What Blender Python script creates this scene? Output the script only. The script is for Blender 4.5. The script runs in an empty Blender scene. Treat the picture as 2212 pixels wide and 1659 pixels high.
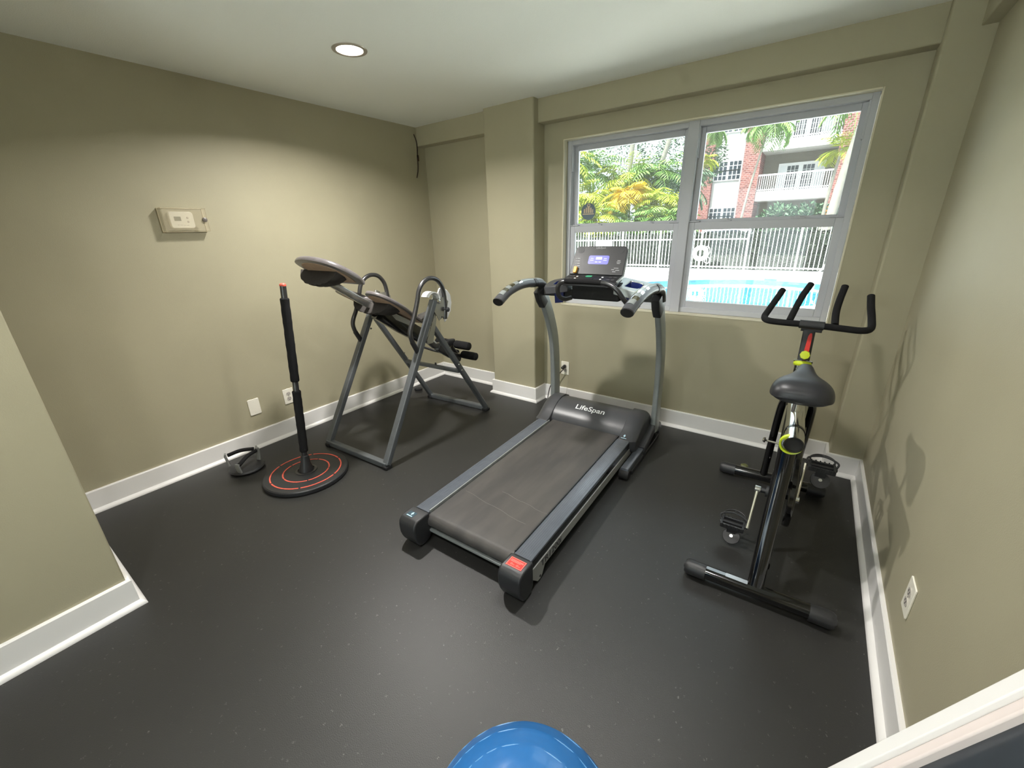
import bpy, bmesh, math, random
from mathutils import Vector, Matrix, noise
random.seed(7)
PI = math.pi
SC = bpy.context.scene
COL = SC.collection

# ---------------------------------------------------------------- camera
def look_basis(yaw, pitch, roll):
    f = Vector((math.sin(yaw)*math.cos(pitch), math.cos(yaw)*math.cos(pitch), math.sin(pitch)))
    r = Vector((math.cos(yaw), -math.sin(yaw), 0)); u = r.cross(f)
    return r*math.cos(roll)+u*math.sin(roll), u*math.cos(roll)-r*math.sin(roll), f
cam_d = bpy.data.cameras.new('camera'); cam = bpy.data.objects.new('camera', cam_d); COL.objects.link(cam)
r_, u_, f_ = look_basis(-.627, -.3572, -.0287)
cam.matrix_world = Matrix(((r_.x, u_.x, -f_.x, 3.1952), (r_.y, u_.y, -f_.y, -3.1149), (r_.z, u_.z, -f_.z, 1.4852), (0, 0, 0, 1)))
cam_d.sensor_width = 36; cam_d.lens = 886.0132/2212*36; cam_d.clip_start = .02; cam_d.clip_end = 300
SC.camera = cam
# ---------------------------------------------------------------- exposure, sky, sun
vs = SC.view_settings
SC.display_settings.display_device = 'sRGB'
vs.view_transform = 'Standard'; vs.look = 'None'; vs.gamma = 1; vs.use_curve_mapping = False
vs.exposure = 0.08
wd = bpy.data.worlds.new('sky'); SC.world = wd; wd.use_nodes = True
bg = wd.node_tree.nodes['Background']
bg.inputs[0].default_value = (.86, .95, 1.0, 1); bg.inputs[1].default_value = 3.4
sd = bpy.data.lights.new('sun', 'SUN'); sd.energy = 24.0; sd.angle = math.radians(12); sd.color = (1, .97, .9)
sun = bpy.data.objects.new('sun', sd); COL.objects.link(sun)
sun.rotation_euler = (math.radians(24), 0, math.radians(-25))      # high sun, from behind this building

# ---------------------------------------------------------------- materials
def lin(c):
    c /= 255
    return c/12.92 if c <= .04045 else ((c+.055)/1.055)**2.4
def rgb(*c): return (lin(c[0]), lin(c[1]), lin(c[2]), 1)
def mat(name, col, rough=.5, metal=0, spec=.5, emit=0, noise_amt=0, nscale=40, bump=0, bscale=200, coat=0, alpha=1):
    m = bpy.data.materials.new(name); m.use_nodes = True
    nt = m.node_tree; b = nt.nodes['Principled BSDF']
    b.inputs['Roughness'].default_value = rough; b.inputs['Metallic'].default_value = metal
    b.inputs['Specular IOR Level'].default_value = spec
    b.inputs['Coat Weight'].default_value = coat
    c = rgb(*col); b.inputs['Base Color'].default_value = c
    tc = nt.nodes.new('ShaderNodeTexCoord')
    if noise_amt:
        n = nt.nodes.new('ShaderNodeTexNoise'); n.inputs['Scale'].default_value = nscale; n.inputs['Detail'].default_value = 5
        nt.links.new(tc.outputs['Object'], n.inputs['Vector'])
        rp = nt.nodes.new('ShaderNodeValToRGB'); rp.color_ramp.elements[0].position = .3; rp.color_ramp.elements[1].position = .7
        rp.color_ramp.elements[0].color = tuple(x*(1-noise_amt) for x in c[:3])+(1,)
        rp.color_ramp.elements[1].color = tuple(min(1, x*(1+noise_amt)) for x in c[:3])+(1,)
        nt.links.new(n.outputs['Fac'], rp.inputs[0]); nt.links.new(rp.outputs[0], b.inputs['Base Color'])
    if bump:
        n2 = nt.nodes.new('ShaderNodeTexNoise'); n2.inputs['Scale'].default_value = bscale; n2.inputs['Detail'].default_value = 3
        nt.links.new(tc.outputs['Object'], n2.inputs['Vector'])
        bp = nt.nodes.new('ShaderNodeBump'); bp.inputs['Strength'].default_value = bump; bp.inputs['Distance'].default_value = .002
        nt.links.new(n2.outputs['Fac'], bp.inputs['Height']); nt.links.new(bp.outputs[0], b.inputs['Normal'])
    if emit:
        b.inputs['Emission Color'].default_value = c; b.inputs['Emission Strength'].default_value = emit
    if alpha < 1: b.inputs['Alpha'].default_value = alpha
    return m

M = {}
M['wall'] = mat('khaki wall paint', (170, 164, 139), .55, spec=.4, noise_amt=.025, nscale=3, bump=.25, bscale=260)
M['ceil'] = mat('ceiling paint', (238, 240, 234), .8, spec=.2, bump=.5, bscale=170)
M['white'] = mat('white gloss trim paint', (236, 234, 232), .35, noise_amt=.015, nscale=6)
M['vinyl'] = mat('window vinyl', (188, 190, 196), .45)
M['plate'] = mat('wall plate plastic', (240, 236, 222), .35)
M['socket'] = mat('socket face', (190, 184, 176), .4)
M['dark'] = mat('dark slots', (25, 24, 24), .6)
M['blk'] = mat('satin black plastic', (38, 39, 41), .42, bump=.15, bscale=500)
M['blkgloss'] = mat('gloss black paint', (9, 9, 10), .12, coat=.6)
M['blkmat'] = mat('matt black rubber', (24, 24, 25), .75, bump=.3, bscale=400)
M['foam'] = mat('black foam', (30, 30, 31), .95, spec=.2, bump=.5, bscale=300)
M['hood'] = mat('dark grey moulded plastic', (66, 67, 70), .34, bump=.08, bscale=600)
M['rail'] = mat('blue grey rail plastic', (88, 93, 101), .24, noise_amt=.06, nscale=20)
M['sidebar'] = mat('grey painted side bar', (150, 152, 150), .4)
M['silver'] = mat('silver paint', (158, 164, 163), .35, metal=.55, noise_amt=.04, nscale=30)
M['grey'] = mat('grey hammered steel paint', (98, 102, 105), .4, metal=.4, noise_amt=.06, nscale=25)
M['gun'] = mat('gunmetal tube', (84, 84, 85), .28, metal=.75)
M['chrome'] = mat('chrome', (222, 222, 220), .08, metal=1)
M['zinc'] = mat('zinc plated steel', (188, 188, 184), .25, metal=.9)
M['lime'] = mat('lime yellow plastic', (196, 214, 40), .35)
M['red'] = mat('red decal', (206, 44, 36), .5)
M['coral'] = mat('coral ring print', (214, 92, 74), .55, noise_amt=.12, nscale=60)
M['navy'] = mat('navy translucent plastic', (32, 46, 112), .3)
M['amber'] = mat('amber plastic key', (222, 152, 22), .4)
M['lcd'] = mat('blue screen', (112, 112, 205), .3, emit=.55)
M['lcdtxt'] = mat('screen characters', (214, 214, 245), .3, emit=.9)
M['green'] = mat('green start key', (72, 168, 126), .4)
M['ink'] = mat('white print', (235, 238, 238), .5)
M['blueink'] = mat('pale blue print', (176, 206, 220), .5)
M['dkink'] = mat('dark print', (40, 42, 44), .5)
M['vinylgrey'] = mat('worn grey vinyl', (92, 88, 88), .32, noise_amt=.12, nscale=30)
M['fibre'] = mat('bare fibreboard', (168, 142, 120), .8, noise_amt=.07, nscale=30)
M['fabric'] = mat('charcoal fabric', (62, 59, 57), .9, spec=.2, noise_amt=.08, nscale=50, bump=.4)
M['ring'] = mat('ring plastic', (235, 235, 235), .4)
M['lens'] = mat('lit lamp lens', (255, 250, 242), .4, emit=26)
M['can'] = mat('lamp baffle', (170, 162, 150), .4, metal=.3)
M['slate'] = mat('slate glass', (52, 58, 64), .22, noise_amt=.1, nscale=5)
M['slate2'] = mat('blue slate strips', (112, 128, 140), .3)
M['frame'] = mat('frame white', (238, 236, 234), .4)
M['frame2'] = mat('frame pinkish white', (226, 214, 210), .45)
M['seat'] = mat('saddle vinyl', (38, 39, 43), .38, bump=.1, bscale=500)

def floor_mat():
    m = mat('black rubber floor', (33, 33, 33), .42, spec=.5)
    nt = m.node_tree; b = nt.nodes['Principled BSDF']; tc = nt.nodes.new('ShaderNodeTexCoord')
    mp = nt.nodes.new('ShaderNodeMapping'); nt.links.new(tc.outputs['Object'], mp.inputs[0])
    v = nt.nodes.new('ShaderNodeTexVoronoi'); v.inputs['Scale'].default_value = 62; v.inputs['Randomness'].default_value = 1
    nz = nt.nodes.new('ShaderNodeTexNoise'); nz.inputs['Scale'].default_value = 260; nz.inputs['Detail'].default_value = 2
    nt.links.new(mp.outputs[0], nz.inputs['Vector'])
    ad = nt.nodes.new('ShaderNodeMixRGB'); ad.blend_type = 'ADD'; ad.inputs[0].default_value = .022
    nt.links.new(mp.outputs[0], ad.inputs[1]); nt.links.new(nz.outputs['Color'], ad.inputs[2]); nt.links.new(ad.outputs[0], v.inputs['Vector'])
    sp = nt.nodes.new('ShaderNodeSeparateColor'); nt.links.new(v.outputs['Color'], sp.inputs[0])
    # speck size differs per cell; most cells have none
    mr = nt.nodes.new('ShaderNodeMapRange'); mr.inputs[1].default_value = .62; mr.inputs[2].default_value = 1; mr.inputs[3].default_value = 0; mr.inputs[4].default_value = .2
    nt.links.new(sp.outputs[0], mr.inputs[0])
    lt = nt.nodes.new('ShaderNodeMath'); lt.operation = 'LESS_THAN'
    nt.links.new(v.outputs['Distance'], lt.inputs[0]); nt.links.new(mr.outputs[0], lt.inputs[1])
    n1 = nt.nodes.new('ShaderNodeTexNoise'); n1.inputs['Scale'].default_value = 1.3; n1.inputs['Detail'].default_value = 4
    nt.links.new(mp.outputs[0], n1.inputs['Vector'])
    base = nt.nodes.new('ShaderNodeMixRGB'); base.inputs[1].default_value = rgb(33, 33, 33); base.inputs[2].default_value = rgb(46, 46, 44)
    nt.links.new(n1.outputs['Fac'], base.inputs[0])
    spc = nt.nodes.new('ShaderNodeMixRGB'); spc.inputs[1].default_value = rgb(54, 54, 52); spc.inputs[2].default_value = rgb(104, 104, 100)
    nt.links.new(sp.outputs[1], spc.inputs[0])
    mx = nt.nodes.new('ShaderNodeMixRGB'); nt.links.new(lt.outputs[0], mx.inputs[0]); nt.links.new(base.outputs[0], mx.inputs[1]); nt.links.new(spc.outputs[0], mx.inputs[2])
    nt.links.new(mx.outputs[0], b.inputs['Base Color'])
    bn = nt.nodes.new('ShaderNodeTexNoise'); bn.inputs['Scale'].default_value = 300; bn.inputs['Detail'].default_value = 3
    nt.links.new(mp.outputs[0], bn.inputs['Vector'])
    bp = nt.nodes.new('ShaderNodeBump'); bp.inputs['Strength'].default_value = .5; bp.inputs['Distance'].default_value = .0015
    nt.links.new(bn.outputs['Fac'], bp.inputs['Height']); nt.links.new(bp.outputs[0], b.inputs['Normal'])
    return m
M['floor'] = floor_mat()

def belt_mat():
    m = mat('worn running belt', (84, 80, 77), .55, spec=.4)
    nt = m.node_tree; b = nt.nodes['Principled BSDF']; tc = nt.nodes.new('ShaderNodeTexCoord')
    mp = nt.nodes.new('ShaderNodeMapping'); mp.inputs['Scale'].default_value = (5, 1.1, 1)
    nt.links.new(tc.outputs['Object'], mp.inputs[0])
    n = nt.nodes.new('ShaderNodeTexNoise'); n.inputs['Scale'].default_value = 2.2; n.inputs['Detail'].default_value = 6
    nt.links.new(mp.outputs[0], n.inputs['Vector'])
    rp = nt.nodes.new('ShaderNodeValToRGB'); rp.color_ramp.elements[0].position = .35; rp.color_ramp.elements[1].position = .7
    rp.color_ramp.elements[0].color = rgb(60, 58, 57); rp.color_ramp.elements[1].color = rgb(76, 73, 70)
    nt.links.new(n.outputs['Fac'], rp.inputs[0]); nt.links.new(rp.outputs[0], b.inputs['Base Color'])
    n2 = nt.nodes.new('ShaderNodeTexNoise'); n2.inputs['Scale'].default_value = 420
    nt.links.new(tc.outputs['Object'], n2.inputs['Vector'])
    bp = nt.nodes.new('ShaderNodeBump'); bp.inputs['Strength'].default_value = .3; bp.inputs['Distance'].default_value = .001
    nt.links.new(n2.outputs['Fac'], bp.inputs['Height']); nt.links.new(bp.outputs[0], b.inputs['Normal'])
    return m
M['belt'] = belt_mat()

def glass_mat(name, tint=(1, 1, 1), haze=.022):
    m = bpy.data.materials.new(name); m.use_nodes = True; nt = m.node_tree; nt.nodes.clear()
    o = nt.nodes.new('ShaderNodeOutputMaterial'); t = nt.nodes.new('ShaderNodeBsdfTransparent'); g = nt.nodes.new('ShaderNodeBsdfGlossy')
    g.inputs['Roughness'].default_value = .02; t.inputs[0].default_value = tint+(1,)
    fr = nt.nodes.new('ShaderNodeFresnel'); fr.inputs[0].default_value = 1.4
    mx = nt.nodes.new('ShaderNodeMixShader'); nt.links.new(fr.outputs[0], mx.inputs[0])
    tl = nt.nodes.new('ShaderNodeBsdfTranslucent'); m2 = nt.nodes.new('ShaderNodeMixShader'); m2.inputs[0].default_value = haze  # translucent share puts a washed-out glare haze into the glass
    nt.links.new(t.outputs[0], m2.inputs[1]); nt.links.new(tl.outputs[0], m2.inputs[2])
    nt.links.new(m2.outputs[0], mx.inputs[1]); nt.links.new(g.outputs[0], mx.inputs[2]); nt.links.new(mx.outputs[0], o.inputs[0])
    return m
M['glass'] = glass_mat('window glass', (.93, .97, .97))
M['clear'] = glass_mat('clear acrylic', (.93, .92, .88))

def ball_mat():
    m = mat('blue ball vinyl', (38, 104, 168), .28, coat=.2, noise_amt=.05, nscale=8)
    return m
M['ball'] = ball_mat()

def brick_mat():
    m = mat('brick facing', (176, 96, 88), .9); nt = m.node_tree; b = nt.nodes['Principled BSDF']
    tc = nt.nodes.new('ShaderNodeTexCoord'); mp = nt.nodes.new('ShaderNodeMapping'); mp.inputs['Rotation'].default_value = (PI/2, 0, 0)
    nt.links.new(tc.outputs['Object'], mp.inputs[0])
    br = nt.nodes.new('ShaderNodeTexBrick'); br.inputs['Scale'].default_value = 2.2
    br.inputs['Color1'].default_value = rgb(84, 38, 34); br.inputs['Color2'].default_value = rgb(122, 72, 66); br.inputs['Mortar'].default_value = rgb(140, 112, 106)
    br.inputs['Mortar Size'].default_value = .03
    nt.links.new(mp.outputs[0], br.inputs['Vector']); nt.links.new(br.outputs[0], b.inputs['Base Color'])
    return m
M['brick'] = brick_mat()
M['stucco'] = mat('white stucco', (188, 188, 184), .9, noise_amt=.02, nscale=2)
M['stucco_shade'] = mat('shade darkened beige stucco', (112, 108, 96), .9)  # wall behind the balconies, its shade put into the colour
M['railw'] = mat('white railing paint', (222, 222, 222), .5)
M['pane'] = mat('dark window pane', (34, 42, 50), .15)
M['deck'] = mat('pool deck concrete', (240, 238, 232), .9, noise_amt=.03, nscale=2)
M['asph'] = mat('asphalt', (120, 120, 122), .9)
M['poolshell'] = mat('pool plaster', (52, 148, 172), .6)
M['tile'] = mat('blue pool tile', (70, 128, 168), .3, noise_amt=.45, nscale=9)
M['trunk'] = mat('pale palm trunk', (128, 124, 114), .9, noise_amt=.14, nscale=6)
M['leafg'] = mat('palm leaf green', (88, 124, 48), .55, noise_amt=.3, nscale=1.6)
M['leafd'] = mat('dark leaf green', (58, 84, 56), .6, noise_amt=.35, nscale=1.6)
M['leafy'] = mat('yellow green palm leaf', (146, 158, 34), .55, noise_amt=.3, nscale=1.2)
M['leafo'] = mat('golden palm leaf', (188, 160, 26), .55, noise_amt=.25, nscale=1.5)
M['hedge'] = mat('hedge leaves', (30, 42, 27), .7, noise_amt=.5, nscale=7)
M['flower'] = mat('orange blossom', (236, 150, 36), .6)
M['carpaint'] = mat('white car paint', (225, 228, 230), .25, coat=.5)
M['tyre'] = mat('tyre', (28, 28, 28), .8)
M['seal'] = mat('window decal blue grey', (96, 112, 122), .6)
M['sealink'] = mat('window decal cream', (196, 178, 150), .6)

def water_mat():
    m = bpy.data.materials.new('pool water'); m.use_nodes = True; nt = m.node_tree; b = nt.nodes['Principled BSDF']
    b.inputs['Base Color'].default_value = rgb(50, 150, 178); b.inputs['Roughness'].default_value = .04
    b.inputs['IOR'].default_value = 1.33; b.inputs['Transmission Weight'].default_value = .55
    tc = nt.nodes.new('ShaderNodeTexCoord'); n = nt.nodes.new('ShaderNodeTexNoise'); n.inputs['Scale'].default_value = 2.2
    nt.links.new(tc.outputs['Object'], n.inputs['Vector'])
    bp = nt.nodes.new('ShaderNodeBump'); bp.inputs['Strength'].default_value = .25; bp.inputs['Distance'].default_value = .02
    nt.links.new(n.outputs['Fac'], bp.inputs['Height']); nt.links.new(bp.outputs[0], b.inputs['Normal'])
    return m
M['water'] = water_mat()

# ---------------------------------------------------------------- mesh helpers
def V(*a): return Vector(a)
def new(): return bmesh.new()
def frame_z(d, up=None):
    d = Vector(d).normalized(); up = Vector(up) if up is not None else Vector((0, 0, 1))
    if abs(d.dot(up.normalized())) > .98: up = Vector((0, 1, 0)) if abs(d.y) < .9 else Vector((1, 0, 0))
    x = up.cross(d).normalized(); y = d.cross(x).normalized()
    return x, y, d
def box(bm, c, s, rot=None, R=None):
    m = Matrix.Translation(Vector(c))
    if R is not None: m = m @ R
    if rot: m = m @ Matrix.Rotation(rot[2], 4, 'Z') @ Matrix.Rotation(rot[1], 4, 'Y') @ Matrix.Rotation(rot[0], 4, 'X')
    m = m @ Matrix.Diagonal((s[0], s[1], s[2], 1))
    bmesh.ops.create_cube(bm, size=1, matrix=m); return bm
def box2(bm, a, b):
    return box(bm, [(a[i]+b[i])/2 for i in range(3)], [abs(b[i]-a[i]) for i in range(3)])
def spline(pts, n=6, closed=False):
    P = [Vector(p) for p in pts]; out = []; L = len(P)
    rng = range(L if closed else L-1)
    for i in rng:
        if closed: p0, p1, p2, p3 = P[i-1], P[i], P[(i+1) % L], P[(i+2) % L]
        else:
            p1, p2 = P[i], P[i+1]; p0 = P[i-1] if i > 0 else p1*2-p2; p3 = P[i+2] if i+2 < L else p2*2-p1
        for k in range(n):
            t = k/n
            out.append(.5*((2*p1)+(-p0+p2)*t+(2*p0-5*p1+4*p2-p3)*t*t+(-p0+3*p1-3*p2+p3)*t**3))
    if not closed: out.append(P[-1].copy())
    return out
def sweep(bm, pts, prof, up=(0, 0, 1), scales=None, closed=False, cap=True):
    """prof: list of (x, y) in the frame; carried along pts with parallel transport"""
    P = [Vector(p) for p in pts]; n = len(P); rings = []; px = None
    for i, p in enumerate(P):
        a = P[i-1] if (i > 0 or closed) else p; b = P[(i+1) % n] if (i < n-1 or closed) else p
        d = (b-a).normalized()
        if px is None: x, y, z = frame_z(d, up)
        else:
            x = (px-d*px.dot(d)).normalized(); y = d.cross(x).normalized()
        px = x
        s = scales[i] if scales else 1
        if not isinstance(s, (tuple, list)): s = (s, s)
        rings.append([bm.verts.new(p+x*q[0]*s[0]+y*q[1]*s[1]) for q in prof])
    m = len(prof)
    for i in range(n if closed else n-1):
        A, B = rings[i], rings[(i+1) % n]
        for k in range(m): bm.faces.new((A[k], A[(k+1) % m], B[(k+1) % m], B[k]))
    if cap and not closed:
        bm.faces.new(rings[0][::-1]); bm.faces.new(rings[-1])
    return rings
def circ(r, seg=14, sx=1, sy=1): return [(r*sx*math.cos(2*PI*k/seg), r*sy*math.sin(2*PI*k/seg)) for k in range(seg)]
def tube(bm, pts, r, seg=14, closed=False, scales=None, sx=1, sy=1, up=(0, 0, 1), cap=True):
    sweep(bm, pts, circ(r, seg, sx, sy), up, scales, closed, cap); return bm
def beam(bm, a, b, w, h, up=(0, 0, 1)):
    sweep(bm, [a, b], [(-w/2, -h/2), (w/2, -h/2), (w/2, h/2), (-w/2, h/2)], up); return bm
def rprof(w, h, r=.006, n=3):
    out = []
    for cx, cy, a0 in ((w/2-r, h/2-r, 0), (-w/2+r, h/2-r, PI/2), (-w/2+r, -h/2+r, PI), (w/2-r, -h/2+r, 3*PI/2)):
        for k in range(n+1):
            a = a0+k*PI/2/n; out.append((cx+r*math.cos(a), cy+r*math.sin(a)))
    return out
def rbeam(bm, pts, w, h, r=.006, up=(0, 0, 1)):
    sweep(bm, pts, rprof(w, h, r), up); return bm
def lathe(bm, prof, c=(0, 0, 0), axis=(0, 0, 1), seg=32, closed=False):
    x, y, z = frame_z(axis); c = Vector(c); rings = []
    for r, h in prof:
        if r < 1e-6: rings.append([bm.verts.new(c+z*h)])
        else: rings.append([bm.verts.new(c+z*h+x*r*math.cos(2*PI*k/seg)+y*r*math.sin(2*PI*k/seg)) for k in range(seg)])
    prs = list(zip(rings[:-1], rings[1:]))
    if closed: prs.append((rings[-1], rings[0]))
    for A, B in prs:
        for k in range(seg):
            k2 = (k+1) % seg
            if len(A) == 1 and len(B) == 1: continue
            if len(A) == 1: bm.faces.new((A[0], B[k], B[k2]))
            elif len(B) == 1: bm.faces.new((A[k], A[k2], B[0]))
            else: bm.faces.new((A[k], A[k2], B[k2], B[k]))
    return bm
def prism(bm, poly, o, ux, uy, un, t):
    """poly in (ux, uy) about o, thickened by t along un"""
    o, ux, uy, un = Vector(o), Vector(ux), Vector(uy), Vector(un)
    A = [bm.verts.new(o+ux*p[0]+uy*p[1]) for p in poly]; B = [bm.verts.new(o+ux*p[0]+uy*p[1]+un*t) for p in poly]
    n = len(poly)
    bm.faces.new(A[::-1]); bm.faces.new(B)
    for k in range(n): bm.faces.new((A[k], A[(k+1) % n], B[(k+1) % n], B[k]))
    return bm
def sphere(bm, c, r, seg=24, rings=14, s=(1, 1, 1)):
    bmesh.ops.create_uvsphere(bm, u_segments=seg, v_segments=rings, radius=r, matrix=Matrix.Translation(Vector(c)) @ Matrix.Diagonal((s[0], s[1], s[2], 1))); return bm
def rrect(w, h, r, n=5): return rprof(w, h, r, n)

WM = {}
def wmat(o): return WM.get(o.name, Matrix.Identity(4))
def finish(name, bm, m, bev=0, sharp=35, smooth=True):
    bmesh.ops.recalc_face_normals(bm, faces=bm.faces)
    for f in bm.faces: f.smooth = smooth
    ca = math.radians(sharp)
    for e in bm.edges:
        if len(e.link_faces) == 2:
            try:
                if e.calc_face_angle() > ca: e.smooth = False
            except ValueError: pass
    me = bpy.data.meshes.new(name); bm.to_mesh(me); bm.free()
    for x in (m if isinstance(m, (list, tuple)) else [m]): me.materials.append(x)
    return me
def obj(name, bm, m, parent=None, bev=0, sharp=35, smooth=True, label=None, seg=2):
    """bm is in WORLD coordinates; the mesh is stored in the object's own frame"""
    if parent is not None:
        W = wmat(parent); bm.transform(W.inverted()); loc = None
    else:
        xs = [v.co for v in bm.verts]
        loc = Vector(((min(v.x for v in xs)+max(v.x for v in xs))/2, (min(v.y for v in xs)+max(v.y for v in xs))/2, min(v.z for v in xs)))
        bm.transform(Matrix.Translation(-loc))
    me = finish(name, bm, m, bev, sharp, smooth)
    o = bpy.data.objects.new(name, me); COL.objects.link(o)
    if parent is not None: o.parent = parent; WM[o.name] = wmat(parent)
    else: o.location = loc; WM[o.name] = Matrix.Translation(loc)
    if bev:
        b = o.modifiers.new('bevel', 'BEVEL'); b.width = bev; b.segments = seg; b.limit_method = 'ANGLE'; b.angle_limit = math.radians(40)
        b.harden_normals = False
    if label: o['label'] = label
    return o
def tag(o, label, cat, group=None, kind=None):
    o['label'] = label; o['category'] = cat
    if group: o['group'] = group
    if kind: o['kind'] = kind
    return o
def thing(name, label, cat, loc=(0, 0, 0), rotz=0, group=None):
    o = bpy.data.objects.new(name, None); COL.objects.link(o); o.empty_display_size = .1
    o.location = loc; o.rotation_euler = (0, 0, rotz); WM[o.name] = Matrix.Translation(Vector(loc)) @ Matrix.Rotation(rotz, 4, 'Z')
    return tag(o, label, cat, group)
def struct(name, bm, m, parent=None, **k):
    o = obj(name, bm, m, parent, **k)
    if parent is None: o['kind'] = 'structure'
    return o
def dup(root, loc, rotz=None, label=None, group=None):
    r = root.copy(); COL.objects.link(r); r.location = loc
    if rotz is not None: r.rotation_euler = (0, 0, rotz)
    if label: r['label'] = label
    if group: r['group'] = group
    for ch in list(root.children):
        c = ch.copy(); COL.objects.link(c); c.parent = r
        for g in list(ch.children):
            d = g.copy(); COL.objects.link(d); d.parent = c
    return r
def text(name, s, size, Mx, m, parent, ext=.0006, label=None, sx=1.0, bold=0, shear=0):
    cu = bpy.data.curves.new(name, 'FONT'); cu.body = s; cu.size = size; cu.extrude = ext; cu.align_x = 'CENTER'; cu.align_y = 'CENTER'
    cu.offset = bold; cu.shear = shear
    t = bpy.data.objects.new(name+'_tmp', cu); COL.objects.link(t)
    me = bpy.data.meshes.new_from_object(t.evaluated_get(bpy.context.evaluated_depsgraph_get()))
    bpy.data.objects.remove(t); bpy.data.curves.remove(cu)
    bm = new(); bm.from_mesh(me); bpy.data.meshes.remove(me)
    bm.transform(Matrix.Diagonal((sx, 1, 1, 1))); bm.transform(Mx)
    return obj(name, bm, m, parent, smooth=False, label=label)
def fr(o, x, y):
    """matrix with origin o, x axis x, y axis ~y"""
    x = Vector(x).normalized(); z = x.cross(Vector(y)).normalized(); y = z.cross(x)
    return Matrix(((x.x, y.x, z.x, o[0]), (x.y, y.y, z.y, o[1]), (x.z, y.z, z.z, o[2]), (0, 0, 0, 1)))

# ================================================================ ROOM
H = 2.3893; XR = 3.644; YB = -4.7; XN = 1.043; YN = -2.992
WX1, WX2, WZ1, WZ2 = 1.487, 3.317, .888, 2.114; WT = .16
bm = new(); box2(bm, (-.2, YB-.2, -.12), (XR+.2, WT, 0)); struct('floor', bm, M['floor'])
# ceiling with a round hole for each recessed lamp
LAMPS = [(1.02, -1.465), (2.55, -1.465), (1.85, -3.35), (3.0, -3.35)]
def ceiling():
    bm = new(); r = .078
    xs = sorted({-.2, XR+.2, *[v for l in LAMPS for v in (l[0]-.12, l[0]+.12)]}); ys = sorted({YB-.2, WT, *[v for l in LAMPS for v in (l[1]-.12, l[1]+.12)]})
    for i in range(len(xs)-1):
        for j in range(len(ys)-1):
            x0, x1, y0, y1 = xs[i], xs[i+1], ys[j], ys[j+1]; cx, cy = (x0+x1)/2, (y0+y1)/2
            lam = [l for l in LAMPS if abs(l[0]-cx) < .01 and abs(l[1]-cy) < .01]
            if not lam:
                bm.faces.new([bm.verts.new((x, y, H)) for x, y in ((x0, y0), (x0, y1), (x1, y1), (x1, y0))])
            else:
                n = 32; sq = []; ci = []; co = []
                for k in range(n):
                    a = 2*PI*k/n; s = .12/max(abs(math.cos(a)), abs(math.sin(a)))
                    sq.append(bm.verts.new((cx+s*math.cos(a), cy+s*math.sin(a), H))); ci.append(bm.verts.new((cx+r*math.cos(a), cy+r*math.sin(a), H)))
                    co.append(bm.verts.new((cx+r*math.cos(a), cy+r*math.sin(a), H+.12)))
                for k in range(n):
                    k2 = (k+1) % n; bm.faces.new((sq[k], ci[k], ci[k2], sq[k2])); bm.faces.new((ci[k], co[k], co[k2], ci[k2]))
    bmesh.ops.remove_doubles(bm, verts=bm.verts, dist=1e-4)
    box2(bm, (-.2, YB-.2, H+.13), (XR+.2, WT, H+.2))
    return bm
struct('ceiling', ceiling(), M['ceil'], smooth=False)
bm = new(); box2(bm, (-.16, YN, 0), (0, WT, H)); struct('wall_left', bm, M['wall'])
bm = new(); box2(bm, (-.16, YB, 0), (XN, YN, H)); struct('wall_left_near', bm, M['wall'], bev=.004)
bm = new(); box2(bm, (XR, YB, 0), (XR+.16, WT, H)); struct('wall_right', bm, M['wall'])
bm = new(); DX0, DX1, DZ = 1.60, 3.10, 2.08      # glazed door opening added behind the camera, unseen, to let in fill daylight
box2(bm, (-.16, YB-.16, 0), (DX0, YB, H)); box2(bm, (DX1, YB-.16, 0), (XR+.16, YB, H)); box2(bm, (DX0, YB-.16, DZ), (DX1, YB, H)); struct('wall_near', bm, M['wall'])
bm = new()
for a, b in (((DX0, 0), (DX0+.06, DZ)), ((DX1-.06, 0), (DX1, DZ)), (((DX0+DX1)/2-.05, 0), ((DX0+DX1)/2+.05, DZ)), ((DX0, 0), (DX1, .06)), ((DX0, DZ-.06), (DX1, DZ))): box2(bm, (a[0], YB-.10, a[1]), (b[0], YB-.05, b[1]))
d1 = struct('fill_door_1', bm, M['white']); bm = new(); box2(bm, (DX0+.05, YB-.078, .05), (DX1-.05, YB-.074, DZ-.05)); obj('fill_door_glass', bm, M['glass'], d1)
bm = new(); box2(bm, (-1, YB-2.6, H+.02), (XR+1.5, YB-.16, H+.14)); struct('sun_block_slab', bm, M['ceil'])  # unseen overhang added to keep the sun out of the added door
bm = new(); box2(bm, (-12, -22, -.16), (18, YB-.2, -.02)); struct('ground_2', bm, M['deck'])  # unseen bright ground, added to bounce light in through that door
bm = new()
box2(bm, (0, 0, 0), (WX1, WT, H)); box2(bm, (WX2, 0, 0), (XR, WT, H)); box2(bm, (WX1, 0, 0), (WX2, WT, WZ1)); box2(bm, (WX1, 0, WZ2), (WX2, WT, H))
struct('wall_window', bm, M['wall'], smooth=False)
bm = new(); box2(bm, (.843, -.159, -.03), (1.315, .05, H+.03)); struct('wall_column', bm, M['wall'], bev=.012, seg=3)
bm = new(); box2(bm, (3.4795, -.15, -.03), (XR+.06, .05, H+.03)); struct('wall_pilaster', bm, M['wall'], bev=.01, seg=3)
bm = new(); box2(bm, (-.03, -.093, 2.2354), (.86, .03, H+.03)); box2(bm, (1.30, -.093, 2.2354), (3.50, .03, H+.03)); struct('wall_soffit_window', bm, M['wall'], bev=.004)
bm = new(); box2(bm, (3.591, YB-.03, 2.2565), (XR+.03, -.12, H+.03)); struct('wall_soffit_right', bm, M['wall'], bev=.004)
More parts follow.
